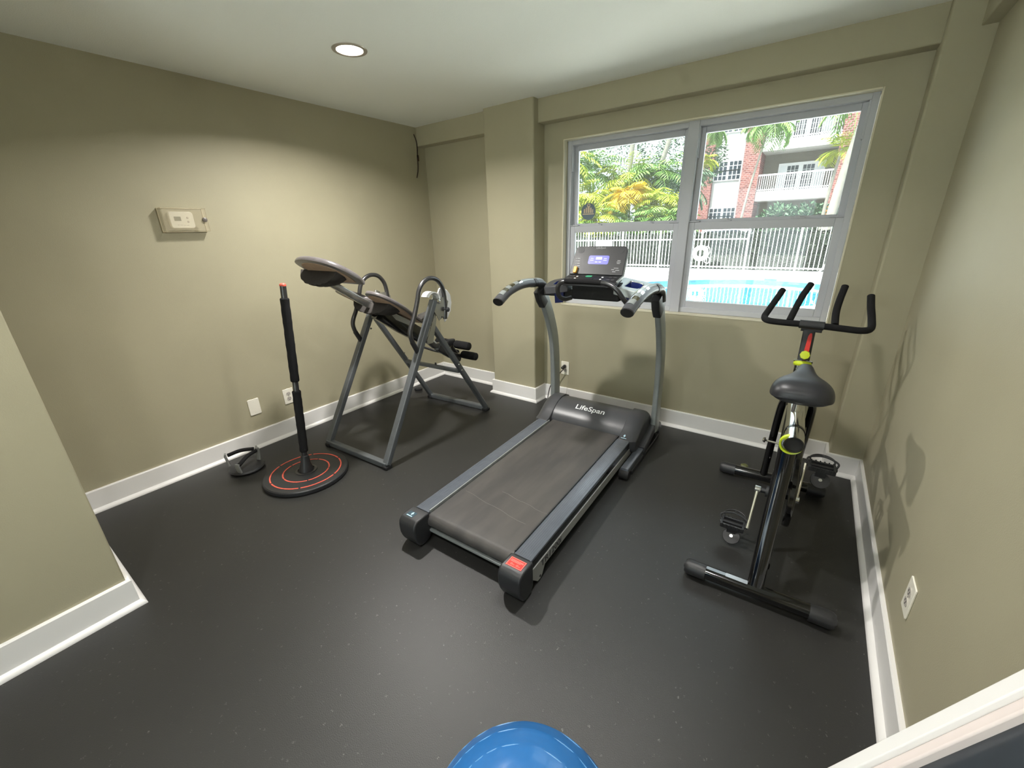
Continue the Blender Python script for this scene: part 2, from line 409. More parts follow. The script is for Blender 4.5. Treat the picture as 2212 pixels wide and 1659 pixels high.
# drywall corner bead edge of the window opening
bm = new()
for a, b in (((WX1-.004, -.003, WZ1-.004), (WX1+.003, .055, WZ2+.004)), ((WX2-.003, -.003, WZ1-.004), (WX2+.004, .055, WZ2+.004)), ((WX1, -.003, WZ2-.003), (WX2, .055, WZ2+.004)), ((WX1, -.003, WZ1-.005), (WX2, .055, WZ1+.0045))):
    box2(bm, a, b)
M['bead'] = mat('corner bead cream paint', (214, 208, 184), .45)
struct('trim_1', bm, M['bead'])

# baseboards, mitred at every corner
path = [(XN, YB), (XN, YN), (0, YN), (0, 0), (.843, 0), (.843, -.159), (1.315, -.159), (1.315, 0), (3.4795, 0), (3.4795, -.15), (XR, -.15), (XR, YB)]
bnames = ['left_near', 'left_return', 'left', 'corner', 'column_left', 'column', 'column_right', 'window', 'pilaster_side', 'pilaster', 'right']
bprof = [(0, 0), (.033, 0), (.033, .005), (.029, .014), (.019, .022), (.0145, .024), (.0145, .130), (.011, .135), (0, .135)]
def off(i, d):
    p = Vector(path[i]).to_2d() if False else Vector((path[i][0], path[i][1])); n = len(path)
    def nr(a, b): t = (Vector(b)-Vector(a)).normalized(); return Vector((t.y, -t.x))
    if i == 0: return p+nr(path[0], path[1])*d
    if i == n-1: return p+nr(path[-2], path[-1])*d
    a, b = nr(path[i-1], path[i]), nr(path[i], path[i+1]); return p+(a+b)/(1+a.dot(b))*d
for i in range(len(path)-1):
    bm = new(); A = []; B = []
    for d, z in bprof:
        a, b = off(i, d), off(i+1, d); A.append(bm.verts.new((a.x, a.y, z))); B.append(bm.verts.new((b.x, b.y, z)))
    for k in range(len(bprof)):
        k2 = (k+1) % len(bprof); bm.faces.new((A[k], A[k2], B[k2], B[k]))
    bm.faces.new(A); bm.faces.new(B[::-1])
    struct('baseboard_'+bnames[i], bm, M['white'], sharp=30)

# ================================================================ WINDOW (two single hung units side by side)
def window_unit(n, x0, x1):
    yb = .055
    bm = new()
    def ring(bm, a, b, z0, z1, y0, y1, wl, wr, wt, wb):
        box2(bm, (a, y0, z0), (a+wl, y1, z1)); box2(bm, (b-wr, y0, z0), (b, y1, z1))
        box2(bm, (a+wl, y0, z1-wt), (b-wr, y1, z1)); box2(bm, (a+wl, y0, z0), (b-wr, y1, z0+wb))
    ring(bm, x0, x1, WZ1+.004, WZ2, yb, WT-.005, .032, .032, .034, .036)
    w = struct('window_%d' % n, bm, M['vinyl'], bev=.003)
    zm = 1.485
    bm = new(); ring(bm, x0+.03, x1-.03, zm-.005, WZ2-.03, .105, .135, .036, .036, .04, .045); obj('upper_sash', bm, M['vinyl'], w, bev=.003)
    bm = new(); ring(bm, x0+.03, x1-.03, WZ1+.036, zm+.022, .066, .098, .04, .04, .05, .05)
    box2(bm, (x0+.03, .06, zm+.022), (x0+.1, .1, zm+.03)); box2(bm, (x1-.1, .06, zm+.022), (x1-.03, .1, zm+.03))
    obj('lower_sash', bm, M['vinyl'], w, bev=.003)
    bm = new(); box2(bm, (x0+.06, .118, zm+.03), (x1-.06, .122, WZ2-.065)); obj('upper_pane', bm, M['glass'], w)
    bm = new(); box2(bm, (x0+.065, .08, WZ1+.08), (x1-.065, .084, zm-.025)); obj('lower_pane', bm, M['glass'], w)
    for t in (.28, .72):
        xx = x0+(x1-x0)*t; bm = new(); box2(bm, (xx-.035, .072, zm+.022), (xx+.035, .104, zm+.032)); box2(bm, (xx-.018, .078, zm+.03), (xx+.012, .11, zm+.042)); obj('sash_lock', bm, M['vinyl'], w, bev=.002)
    for xx in (x0+.034, x1-.034):
        bm = new(); box2(bm, (xx-.006, .06, 1.9), (xx+.006, .1, 2.08)); obj('sash_stop', bm, M['vinyl'], w)
    return w
window_unit(1, WX1+.004, 2.402); window_unit(2, 2.402, WX2-.004)
bm = new(); box2(bm, (2.372, .04, WZ1+.004), (2.438, .064, WZ2)); struct('trim_2', bm, M['vinyl'], bev=.003)
# round window decal
bm = new(); lathe(bm, [(0, 0), (.062, 0), (.062, .001), (0, .001)], (1.651, .1165, 1.612), (0, -1, 0), 40)
dc = obj('window_decal', bm, M['seal']); tag(dc, 'round blue grey sticker on the glass at the lower left of the upper left window', 'sticker')
bm = new()
cx, cz, yy = 1.651, 1.612, .1148
box(bm, (cx, yy, cz-.018), (.098, .0008, .008))
for dx, w, h in ((-.034, .012, .03), (-.017, .012, .04), (.002, .016, .05), (.021, .012, .038), (.037, .01, .026)): box(bm, (cx+dx, yy, cz-.01+h/2), (w, .0008, h))
lathe(bm, [(.008, 0), (.014, 0), (.014, .0008), (.008, .0008)], (cx+.002, yy, cz+.044), (0, -1, 0), 20, closed=True)
obj('printed_emblem', bm, M['sealink'], dc)

# ================================================================ RECESSED LAMPS
def downlight(x, y, label):
    t = thing('recessed_light', label, 'ceiling light', (x, y, H-.004), 0, 'recessed ceiling lights')
    bm = new(); lathe(bm, [(.068, .0), (.087, .0), (.089, .004), (.0775, .004)], (x, y, H-.004), (0, 0, 1), 40, closed=True)
    obj('trim_ring', bm, M['can'], t)
    bm = new(); lathe(bm, [(.077, .0), (.072, .008), (.072, .024), (.0775, .024)], (x, y, H), (0, 0, 1), 40, closed=True); obj('reflector', bm, M['can'], t)
    bm = new(); lathe(bm, [(0, .003), (.03, .004), (.06, .007), (.0715, .012), (0, .02)], (x, y, H), (0, 0, 1), 40); obj('lens', bm, M['lens'], t, label='glowing white lens')
    return t
LW = (42, 13, 14, 13)
for i, (x, y) in enumerate(LAMPS):
    downlight(x, y, ['lit round recessed ceiling light near the left wall', 'lit round recessed ceiling light over the treadmill', 'lit round recessed ceiling light behind the camera on the left', 'lit round recessed ceiling light behind the camera beside the right wall'][i])
    ld = bpy.data.lights.new('lamp_glow', 'AREA'); ld.shape = 'DISK'; ld.size = .12; ld.energy = LW[i]; ld.color = (1, .965, .92); ld.spread = math.radians((150, 138, 142, 142)[i])
    lo = bpy.data.objects.new('lamp_glow', ld); COL.objects.link(lo); lo.location = (x, y, H-.001)
# ================================================================ WALL PLATES, THERMOSTAT, WIRE
def plate_on(name, label, o, ux, n, kind):
    """o: centre on the wall, ux along the wall, n into the room"""
    o, ux, n = Vector(o), Vector(ux), Vector(n); uz = Vector((0, 0, 1))
    t = thing(name, label, 'outlet' if kind else 'wall plate', o+Vector((0, 0, -.06)), 0, 'wall outlets' if kind else None)
    bm = new(); prism(bm, rrect(.078, .122, .006), o, ux, uz, n, .006); obj('cover_plate', bm, M['plate'], t, bev=.002)
    bm = new()
    if kind:
        for s in (-1, 1):
            c = o+uz*.0195*s+n*.0055
            bm = new(); prism(bm, rrect(.033, .028, .012), c, ux, uz, n, .0025); f = obj('receptacle', bm, M['socket'], t)
            bm = new()
            for d in (-.0065, .0065): box(bm, c+ux*d+n*.0028+uz*.003, [abs(ux[i])*.0022+abs(n[i])*.0008+uz[i]*.008 for i in range(3)])
            lathe(bm, [(0, 0), (.0025, 0), (.0025, .0006), (0, .0006)], c-uz*.008+n*.0025, n, 12)
            obj('slots', bm, M['dark'], f)
        bm = new(); lathe(bm, [(0, 0), (.003, 0), (.002, .0015), (0, .0015)], o+n*.0058, n, 14); obj('screw', bm, M['zinc'], t)
    else:
        for s in (-1, 1):
            bm = new(); lathe(bm, [(0, 0), (.003, 0), (.002, .0015), (0, .0015)], o+uz*.042*s+n*.0058, n, 14); obj('screw', bm, M['plate'], t)
    return t
plate_on('blank_plate', 'blank white wall plate low on the left wall above the baseboard', (0, -1.965, .317), (0, -1, 0), (1, 0, 0), 0)
plate_on('wall_outlet', 'white double outlet low on the left wall behind the black pole', (0, -1.710, .315), (0, -1, 0), (1, 0, 0), 1)
plate_on('wall_outlet', 'white double outlet under the window with a black plug in it', (1.535, 0, .32), (1, 0, 0), (0, -1, 0), 1)
plate_on('wall_outlet', 'cream double outlet on the right wall near the camera', (XR, -1.565, .335), (0, 1, 0), (-1, 0, 0), 1)

t = thing('thermostat', 'white thermostat with small grey screen high on the left wall', 'thermostat', (.0, -2.09, 1.55))
bm = new(); prism(bm, rrect(.125, .095, .016), (0, -2.09, 1.6), (0, 1, 0), (0, 0, 1), (1, 0, 0), .028); obj('body', bm, M['plate'], t, bev=.005)
bm = new(); box(bm, (.0285, -2.112, 1.607), (.002, .034, .024)); obj('screen', bm, mat('thermostat lcd', (108, 112, 104), .3), t)
for z in (1.612, 1.590):
    bm = new(); lathe(bm, [(0, 0), (.006, 0), (.005, .002), (0, .002)], (.028, -2.06, z), (1, 0, 0), 16); obj('button', bm, M['socket'], t)
bm = new()
for k in range(4): box(bm, (.0285, -2.115+k*.016, 1.572-k*.001), (.001, .011, .003))
obj('label_print', bm, M['socket'], t)
g = thing('thermostat_guard', 'clear plastic lock box over the thermostat on the left wall', 'cover', (0, -2.08, 1.53))
bm = new()
Y0, Y1, Z0, Z1, D = -2.195, -1.965, 1.533, 1.667, .062
box2(bm, (D-.003, Y0+.006, Z0+.006), (D, Y1-.006, Z1-.006))
for a, b in (((0, Y0, Z0), (D, Y0+.003, Z1)), ((0, Y1-.003, Z0), (D, Y1, Z1)), ((0, Y0, Z0), (D, Y1, Z0+.003)), ((0, Y0, Z1-.003), (D, Y1, Z1))): box2(bm, a, b)
obj('clear_cover', bm, mat('yellowed acrylic', (214, 204, 176), .18, alpha=.24), g)
bm = new(); box2(bm, (0, Y0-.002, Z0-.002), (.005, Y0+.004, Z1)); box2(bm, (0, Y1-.004, Z0), (.005, Y1+.002, Z1)); box2(bm, (0, Y0, Z0-.002), (.005, Y1, Z0+.004)); box2(bm, (0, Y0, Z1-.004), (.005, Y1, Z1+.002)); obj('rim', bm, mat('yellowed rim', (206, 196, 168), .3), g, bev=.002)
bm = new(); lathe(bm, [(0, 0), (.013, 0), (.013, .012), (.009, .014), (0, .014)], (D-.001, -1.985, 1.6), (1, 0, 0), 20); obj('key_lock', bm, mat('lock grey', (104, 98, 92), .35), g)

bm = new(); tube(bm, spline([(.010, -.128, 2.33), (.008, -.102, 2.274), (.006, -.098, 2.207), (.009, -.104, 2.172), (.007, -.106, 2.102), (.012, -.120, 2.031), (.02, -.149, 1.973)], 6), .0042, 8)
box(bm, (.012, -.105, 2.14), (.012, .012, .05))
w = obj('loose_wire', bm, mat('brown cable', (44, 26, 18), .6)); tag(w, 'dark brown loose wire hanging in the corner where the left wall meets the window wall', 'wire')

# small rubber foot lying by the baseboard behind the inversion table
bm = new(); lathe(bm, [(0, 0), (.036, 0), (.04, .006), (.04, .018), (.03, .026), (.014, .028), (0, .022)], (.14, -.52, 0), (0, 0, 1), 24)
tag(obj('rubber_weight', bm, M['blk']), 'small round black rubber weight on the floor against the left baseboard', 'weight')

# ================================================================ TREADMILL
TH = .021; TO = Vector((2.085, -1.975, 0))
TU = Vector((math.cos(TH), math.sin(TH), 0)); TV = Vector((-math.sin(TH), math.cos(TH), 0)); TZ = Vector((0, 0, 1))
def L(u, y, z): return TO+TU*u+TV*(y+1.975)+TZ*z        # u across, y the same as the world's y at the deck's axis
TR = Matrix.Rotation(TH, 4, 'Z')
def tb(bm, a, b): return box(bm, L((a[0]+b[0])/2, (a[1]+b[1])/2, (a[2]+b[2])/2), [abs(b[i]-a[i]) for i in range(3)], R=TR)
def tp(bm, poly, u0, u1): return prism(bm, poly, L(u0, 0, 0), TV, TZ, TU, u1-u0)      # poly in (y, z)
tm = thing('treadmill', 'grey and black treadmill with raised console in the middle of the room facing the window', 'treadmill', tuple(L(0, -1.3, 0)), TH)
# deck and belt
bm = new(); tb(bm, (-.262, -1.93, .118), (.262, -.66, .144)); obj('deck_board', bm, M['blkmat'], tm)
bm = new()
loop = [(y, .152) for y in (-.66, -1.2, -1.9)]+[(-1.955+.038*math.cos(a), .114+.038*math.sin(a)) for a in [PI/2+k*PI/10 for k in range(11)]]+[(y, .076) for y in (-1.9, -1.2, -.66)]
inner = [(y, .149) for y in (-.66, -1.2, -1.9)]+[(-1.955+.035*math.cos(a), .114+.035*math.sin(a)) for a in [PI/2+k*PI/10 for k in range(11)]]+[(y, .079) for y in (-1.9, -1.2, -.66)]
A = [[bm.verts.new(L(u, y, z)) for (y, z) in lp] for u in (-.256, .256) for lp in (loop, inner)]
for k in range(len(loop)-1):
    bm.faces.new((A[0][k], A[0][k+1], A[2][k+1], A[2][k])); bm.faces.new((A[1][k], A[3][k], A[3][k+1], A[1][k+1]))
    bm.faces.new((A[0][k], A[1][k], A[1][k+1], A[0][k+1])); bm.faces.new((A[2][k], A[2][k+1], A[3][k+1], A[3][k]))
belt = obj('running_belt', bm, M['belt'], tm, sharp=50)
crease = mat('belt crease', (96, 92, 88), .6)
for a, b in (((-.05, -1.62), (.256, -1.66)), ((-.225, -1.72), (.2, -1.78))):
    bm = new(); pts = [L(a[0]+(b[0]-a[0])*k/8, a[1]+(b[1]-a[1])*k/8+.004*math.sin(k*1.7), .1523) for k in range(9)]
    sweep(bm, pts, [(-.0016, 0), (.0016, 0), (.0, .0011)], (0, 0, 1)); obj('crease', bm, crease, belt)
bm = new(); lathe(bm, [(0, -.26), (.034, -.26), (.034, .26), (0, .26)], L(0, -1.955, .114), TU, 24); obj('rear_roller', bm, M['blk'], tm)
bm = new(); tb(bm, (-.3, -1.985, .056), (.3, -1.945, .07)); obj('rear_crossbar', bm, M['silver'], tm, bev=.002)
# rails, side bars
for s in (-1, 1):
    bm = new(); a, b = (.262*s, .35*s)
    prism(bm, [(-.044, 0), (.044, 0), (.044, .013), (.036, .018), (-.036, .018), (-.044, .013)], L(.306*s, -1.972, .144), TU, TZ, TV, 1.236)
    fr_ = obj('foot_rail', bm, M['rail'], tm, bev=.0015, label='blue grey ribbed foot rail')
    bm = new()
    for k in range(7): tb(bm, (.306*s-.03+k*.01-.0012, -1.965, .1615), (.306*s-.03+k*.01+.0012, -.745, .1628))
    obj('grip_ribs', bm, M['rail'], fr_)
    bm = new(); tb(bm, (min(.258*s, .264*s), -1.96, .142), (max(.258*s, .264*s), -.72, .166)); obj('rail_edge', bm, M['silver'] if s < 0 else M['blk'], tm)
    bm = new(); tp(bm, [(-2.03, .104), (-2.02, .146), (-.70, .146), (-.70, .112), (-.80, .106)], *((.338, .352) if s > 0 else (-.352, -.338))); obj('rail_skirt', bm, M['blkgloss'] if s > 0 else M['blk'], tm)
    bm = new()
    tp(bm, [(-2.045, .032), (-2.042, .07), (-2.02, .109), (-.74, .109), (-.62, .098), (-.56, .07), (-.60, .058), (-1.86, .058), (-1.885, .018), (-1.90, .008), (-1.925, .010), (-1.945, .030), (-1.965, .050), (-2.0, .045), (-2.03, .02)], *((.336, .3555) if s > 0 else (-.3555, -.336)))
    sb = obj('side_bar', bm, M['sidebar'], tm, bev=.0015)
    bm = new(); lathe(bm, [(0, 0), (.006, 0), (.006, .003), (0, .003)], L(.355*s, -1.905, .026), TU*s, 14); obj('bolt', bm, M['dark'], sb)
    bm = new(); lathe(bm, [(0, -.014), (.026, -.014), (.028, -.008), (.028, .008), (.026, .014), (0, .014)], L(.322*s, -1.93, .028), TU, 24); obj('rear_foot', bm, M['blkmat'], tm)
text('model_lettering', 'TR1200i', .05, fr(L(.3562, -1.80, .083), TV, TZ), M['dkink'], tm, sx=1.15, label='dark model lettering')
# rear end caps with stickers
for s in (-1, 1):
    bm = new(); u0, u1 = (.250*s, .364*s)
    poly = [(-1.974, .036), (-1.974, .164), (-2.052, .164), (-2.066, .158), (-2.078, .146), (-2.083, .12), (-2.081, .075), (-2.072, .045), (-2.055, .012), (-2.02, .004), (-1.99, .018)]
    tp(bm, poly, min(u0, u1), max(u0, u1)); ec = obj('end_cap', bm, M['blk'], tm, bev=.008, seg=3)
    bm = new()
    if s > 0:
        tb(bm, (.268, -2.046, .1642), (.346, -1.995, .1650)); st = obj('warning_sticker', bm, M['red'], ec, label='red warning sticker')
        bm = new()
        for a, b in (((.270, -2.044), (.344, -2.0425)), ((.270, -1.9985), (.344, -1.997)), ((.270, -2.044), (.2715, -1.997)), ((.3425, -2.044), (.344, -1.997)), ((.276, -2.008), (.338, -2.0065)), ((.276, -2.013), (.338, -2.0115)), ((.276, -2.018), (.326, -2.0165))): tb(bm, (a[0], a[1], .1649), (b[0], b[1], .1655))
        obj('sticker_print', bm, mat('pale red print', (240, 160, 150), .5), ec)
        bm = new()
        for c in ((.290, -2.031), (.318, -2.031)):
            lathe(bm, [(0, 0), (.0065, 0), (.0065, .0006), (0, .0006)], L(c[0], c[1], .165), TZ, 16)
            box(bm, L(c[0]+.010, c[1]-.002, .1653), (.010, .006, .0006), R=TR)
        obj('sticker_symbols', bm, mat('bright red print', (255, 96, 84), .5), ec)
    else:
        tb(bm, (-.342, -2.05, .1642), (-.296, -2.012, .1650)); obj('logo_sticker', bm, mat('slate sticker', (40, 66, 78), .4), ec)
        bm = new(); prism(bm, [(0, -.013), (.007, 0), (0, .013), (-.007, 0)], L(-.316, -2.026, .165), TU, TV, TZ, .0005)
        tb(bm, (-.338, -2.047, .165), (-.301, -2.042, .1654)); obj('sticker_print', bm, M['blueink'], ec)
# motor hood
bm = new()
tp(bm, [(-.676, .150), (-.668, .176), (-.64, .205), (-.60, .235), (-.55, .258), (-.49, .267), (-.43, .258), (-.385, .228), (-.362, .18), (-.358, .07), (-.676, .07), (-.676, .14)], -.285, .285)
hd = obj('motor_hood', bm, M['hood'], tm, sharp=40, bev=.004)
for s in (-1, 1):
    bm = new(); pr_ = [(-.742, .10), (-.742, .164), (-.70, .176), (-.645, .212), (-.58, .254), (-.51, .276), (-.44, .274), (-.38, .246), (-.345, .19), (-.338, .07), (-.72, .07)]
    n = 8; rings = []
    for k in range(n):     # rounded outer end
        f = k/(n-1); u = (.272+.112*f)*s; q = 1-.16*max(0, (f-.55)/.45)**2
        cy, cz = -.52, .10; rings.append([bm.verts.new(L(u, cy+(y-cy)*q, cz+(z-cz)*q)) for y, z in pr_])
    for k in range(n-1):
        for j in range(len(pr_)):
            j2 = (j+1) % len(pr_); bm.faces.new((rings[k][j], rings[k][j2], rings[k+1][j2], rings[k+1][j]))
    bm.faces.new(rings[0]); bm.faces.new(rings[-1][::-1]); hc = obj('hood_side_cap', bm, M['hood'], tm, sharp=38, bev=.004)
    if s > 0:
        sl = Vector((0, .9, .42)).normalized(); fx = fr(L(.306, -.716, .1775), TU, TV*.042+TZ*.02)
        bm = new(); prism(bm, [(0, -.012), (.008, 0), (0, .013), (-.008, 0)], (0, .008, 0), (1, 0, 0), (0, 1, 0), (0, 0, 1), .0006); box(bm, (0, -.012, 0), (.036, .004, .0006)); bm.transform(fx); obj('logo_print', bm, M['blueink'], hc)
hn = Vector(TV*.5+TZ*.45)
text('brand_lettering', 'LifeSpan', .062, fr(L(-.005, -.5745, .2508), TU, TV*.05+TZ*.023), M['ink'], tm, sx=1.12, bold=.0004, label='white brand lettering')
# base feet and uprights
for s in (-1, 1):
    ub = .392*s
    bm = new(); rbeam(bm, [L(ub, -.935, .052), L(ub, -.64, .052), L(ub, -.62, .055)], .05, .05, .006); bf = obj('base_foot', bm, M['rail'], tm)
    bm = new(); rbeam(bm, [L(ub, -.625, .056), L(ub, -.40, .128), L(ub, -.26, .09), L(ub, -.24, .05)], .062, .07, .008); obj('base_cover', bm, M['hood'], tm)
    bm = new(); tb(bm, (ub-.03, -.86, .0), (ub+.03, -.26, .03)); obj('base_pad', bm, M['blk'], tm, bev=.004)
    bm = new(); lathe(bm, [(0, -.03), (.028, -.03), (.032, -.022), (.032, .022), (.028, .03), (0, .03)], L(ub, -.925, .033), TU, 24); obj('transport_wheel', bm, M['blkmat'], tm)
    uu = .407*s
    cur = spline([L(uu, -.362, .10), L(uu, -.364, .30), L(uu, -.372, .50), L(uu, -.40, .70), L(uu, -.458, .86), L(uu, -.525, .985), L(uu, -.575, 1.075)], 5)
    bm = new(); sweep(bm, cur, rprof(.040, .092, .010), up=(0, 1, 0)); obj('upright', bm, M['silver'], tm)
    bm = new(); rbeam(bm, [L(uu, -.555, .985), L(uu, -.595, 1.03), L(uu, -.625, 1.09)], .05, .07, .01, up=(0, 1, 0)); obj('clamp_boot', bm, M['blk'], tm)
    # handle, silver upper shell on a black lower shell
    hp = spline([L(uu, -.545, 1.06), L(uu, -.565, 1.115), L(uu, -.62, 1.142), L(uu, -.70, 1.150), L(uu, -.80, 1.156), L(uu, -.90, 1.150), L(uu, -1.0, 1.130), L(uu-.004*s, -1.07, 1.104), L(uu-.006*s, -1.115, 1.084)], 5)
    def half(a0, a1, r, sx, sy):
        n = 9; return [(r*sx*math.cos(a0+(a1-a0)*k/n), r*sy*math.sin(a0+(a1-a0)*k/n)) for k in range(n+1)]
    prs = [1.0]*len(hp)
    bm = new(); sweep(bm, hp, circ(.030, 20, .93, 1.2), up=(1, 0, 0)); hh = obj('handle', bm, M['hood'], tm, label='dark curved handle')
    bm = new(); k0 = 12
    sweep(bm, [p+TZ*.0075 for p in hp[8:-4]], circ(.0268, 18, .92, 1.0), up=(1, 0, 0)); obj('grip_shell', bm, M['silver'], tm)
    for j in (0, 1, 2):
        bm = new(); i0 = 23+4*j
        sweep(bm, [p+TZ*.0090 for p in hp[i0:i0+3]], circ(.0274, 18, .92, 1.0), up=(1, 0, 0)); obj('pulse_sensor', bm, M['chrome'], hh)
    bm = new(); sweep(bm, [hp[14], hp[15], hp[16]], circ(.032, 20, .95, 1.22), up=(1, 0, 0)); obj('collar', bm, M['blk'], hh)
    bm = new(); sweep(bm, [hp[-1], hp[-1]+(hp[-1]-hp[-2]).normalized()*.006], circ(.0285, 20, .93, 1.2), up=(1, 0, 0)); obj('end_plug', bm, M['dark'], hh)
bm = new(); tb(bm, (-.40, -.60, 1.055), (.40, -.56, 1.105)); obj('console_crossbar', bm, M['blk'], tm, bev=.004)
bm = new(); tb(bm, (-.13, -.67, 1.055), (.19, -.53, 1.165)); obj('console_box', bm, M['blkmat'], tm, bev=.012, seg=3)
# console wings with cup wells
for s in (-1, 1):
    bm = new()
    def wp(u, y): return L(u*s, y, 1.186-.035*max(0, (-y-.50))/.16-.04*(u-.17)/.22)
    outer = [(.155, -.49), (.30, -.485), (.355, -.495), (.372, -.53), (.368, -.60), (.345, -.655), (.28, -.675), (.155, -.675)]
    inner_ = [(.215, -.53), (.265, -.528), (.293, -.535), (.303, -.555), (.30, -.60), (.285, -.625), (.25, -.632), (.205, -.632)]
    dz = Vector((0, 0, -.05)); To = [bm.verts.new(wp(*p)) for p in outer]; Ti = [bm.verts.new(wp(*p)) for p in inner_]
    Bo = [bm.verts.new(wp(*p)+dz) for p in outer]; Bi = [bm.verts.new(wp(*p)+dz) for p in inner_]
    n = len(outer)
    for k in range(n):
        k2 = (k+1) % n
        bm.faces.new((To[k], To[k2], Ti[k2], Ti[k])); bm.faces.new((Bo[k], Bi[k], Bi[k2], Bo[k2]))
        bm.faces.new((To[k], Bo[k], Bo[k2], To[k2])); bm.faces.new((Ti[k], Ti[k2], Bi[k2], Bi[k]))
    wing = obj('console_wing', bm, M['silver'] if s > 0 else M['hood'], tm, bev=.005, seg=3)
    bm = new(); tops = [wp(*p)+Vector((0, 0, -.006)) for p in inner_]; cc = sum(tops, Vector())/n; bots = [cc+(p-cc)*.78+Vector((0, 0, -.125)) for p in tops]
    T1 = [bm.verts.new(p) for p in tops]; B1 = [bm.verts.new(p) for p in bots]
    for k in range(n): bm.faces.new((T1[k], B1[k], B1[(k+1) % n], T1[(k+1) % n]))
    bm.faces.new(B1); obj('cup_well', bm, M['navy'], wing, label='navy blue cup well')
# tray and keys
TC = Vector(L(.0, 0, 0)); 
def tray(u, t, h=0): return L(u, -.600-.125*t, 1.206-.030*t+h)
bm = new(); q = [tray(-.180, 0), tray(.180, 0), tray(.187, 1), tray(-.187, 1)]
A = [bm.verts.new(p) for p in q]; B = [bm.verts.new(p+Vector((0, 0, -.03))) for p in q]; bm.faces.new(A); bm.faces.new(B[::-1])
for k in range(4): bm.faces.new((A[k], B[k], B[(k+1) % 4], A[(k+1) % 4]))
ty = obj('key_tray', bm, M['blk'], tm, bev=.004, seg=3)
TT = (tray(0, 1)-tray(0, 0)).normalized()
def key(nm, u, t, w, h, m):
    bm = new(); prism(bm, rrect(w, h, min(w, h)*.3), tray(u, t, .0005), TU, -TT, TU.cross(-TT), .0022); obj(nm, bm, M[m] if isinstance(m, str) else m, ty)
key('start_key', -.028, .26, .042, .026, 'green')
key('stop_key', .004, .58, .024, .022, 'dkink'); key('stop_key', .014, .2, .014, .012, 'hood')
kg = mat('key grey', (80, 80, 82), .4)
for u in (-.105, .068):
    for t_ in (.33, .62): key('arrow_key', u, t_, .012, .012, 'ink')
for u in (-.155, -.13, .12, .148):
    for t_ in (.3, .65): key('quick_key', u, t_, .02, .014, kg)
bm = new(); prism(bm, [(0, 0), (.012, 0), (.012, .105), (0, .105)], L(.183, -.605, 1.196), TU, (0, -.97, -.24), TZ, .014); obj('tray_edge', bm, M['silver'], tm, bev=.002)
# display panel
P0, P1 = L(0, -.602, 1.208), L(0, -.512, 1.378); PU = (P1-P0).normalized(); PL = (P1-P0).length; PN = TU.cross(PU)   # PN faces the runner
def pp(u, t): return P0+TU*u+PU*(PL*t)
bm = new(); hw0, hw1 = .181, .172
pts = [(-hw0, 0), (hw0, 0), (hw1+.003, PL*.86), (hw1-.006, PL*.97), (hw1-.02, PL), (-hw1+.02, PL), (-hw1+.006, PL*.97), (-hw1-.003, PL*.86)]
prism(bm, pts, P0-PN*.016, TU, PU, PN, .016); pn = obj('display_panel', bm, M['blk'], tm, bev=.003)
bm = new(); prism(bm, [(p[0]*1.018, p[1]*1.01-.0006) for p in pts], P0-PN*.030, TU, PU, PN, .0138); obj('display_shell', bm, M['silver'], tm, bev=.004)
def pin(nm, u, t, w, h, m, z=.0006, par=None):
    bm = new(); prism(bm, rrect(w, h, min(w, h)*.18), pp(u, t), TU, PU, PN, z); return obj(nm, bm, M[m] if isinstance(m, str) else m, par or pn)
pin('screen', 0, .515, .138, .058, 'lcd', .001)
bm = new()
for k, (u, t_, w, h) in enumerate([(-.012, .57, .012, .016), (.002, .57, .011, .016), (.016, .57, .012, .016), (-.045, .56, .018, .003), (.045, .56, .018, .003), (-.045, .5, .022, .003), (.045, .5, .022, .003), (-.012, .44, .016, .004), (.012, .44, .016, .004)]):
    prism(bm, [(-w/2, -h/2), (w/2, -h/2), (w/2, h/2), (-w/2, h/2)], pp(u, t_)+PN*.001, TU, PU, PN, .0005)
obj('screen_digits', bm, M['lcdtxt'], pn)
for s in (-1, 1):
    bm = new(); c = pp(.135*s, .86); lathe(bm, [(0, 0), (.022, 0), (.022, .001), (0, .001)], c, PN, 28); obj('speaker', bm, M['dkink'], pn)
fp = lambda u, t: fr(pp(u, t)+PN*.0008, TU, PU)
text('panel_lettering', 'LifeSpan', .017, fp(0, .93), kg if False else mat('soft white print', (170, 172, 174), .5), pn, sx=1.15)
SW = bpy.data.materials['soft white print']
for i, t_ in enumerate((.56, .47, .38, .30)):
    bm = new()
    for w, du in ((.006, -.158), (.020, -.140)): prism(bm, rrect(w, .0035, .001), pp(du+.003*i, t_), TU, PU, PN, .0006)
    obj('panel_print', bm, SW, pn)
for i, (u, t_, w) in enumerate([(.137, .50, .02), (.137, .45, .026), (.137, .40, .02), (.13, .24, .03), (.11, .19, .02), (.14, .17, .026), (.12, .12, .022)]):
    bm = new(); prism(bm, rrect(w, .003, .001), pp(u, t_), TU, PU, PN, .0006); obj('panel_print', bm, SW, pn)
bm = new(); prism(bm, rrect(.023, .044, .006), pp(-.142, .135), TU, PU, PN, .016); obj('safety_key', bm, M['amber'], tm, bev=.002, label='amber safety key')
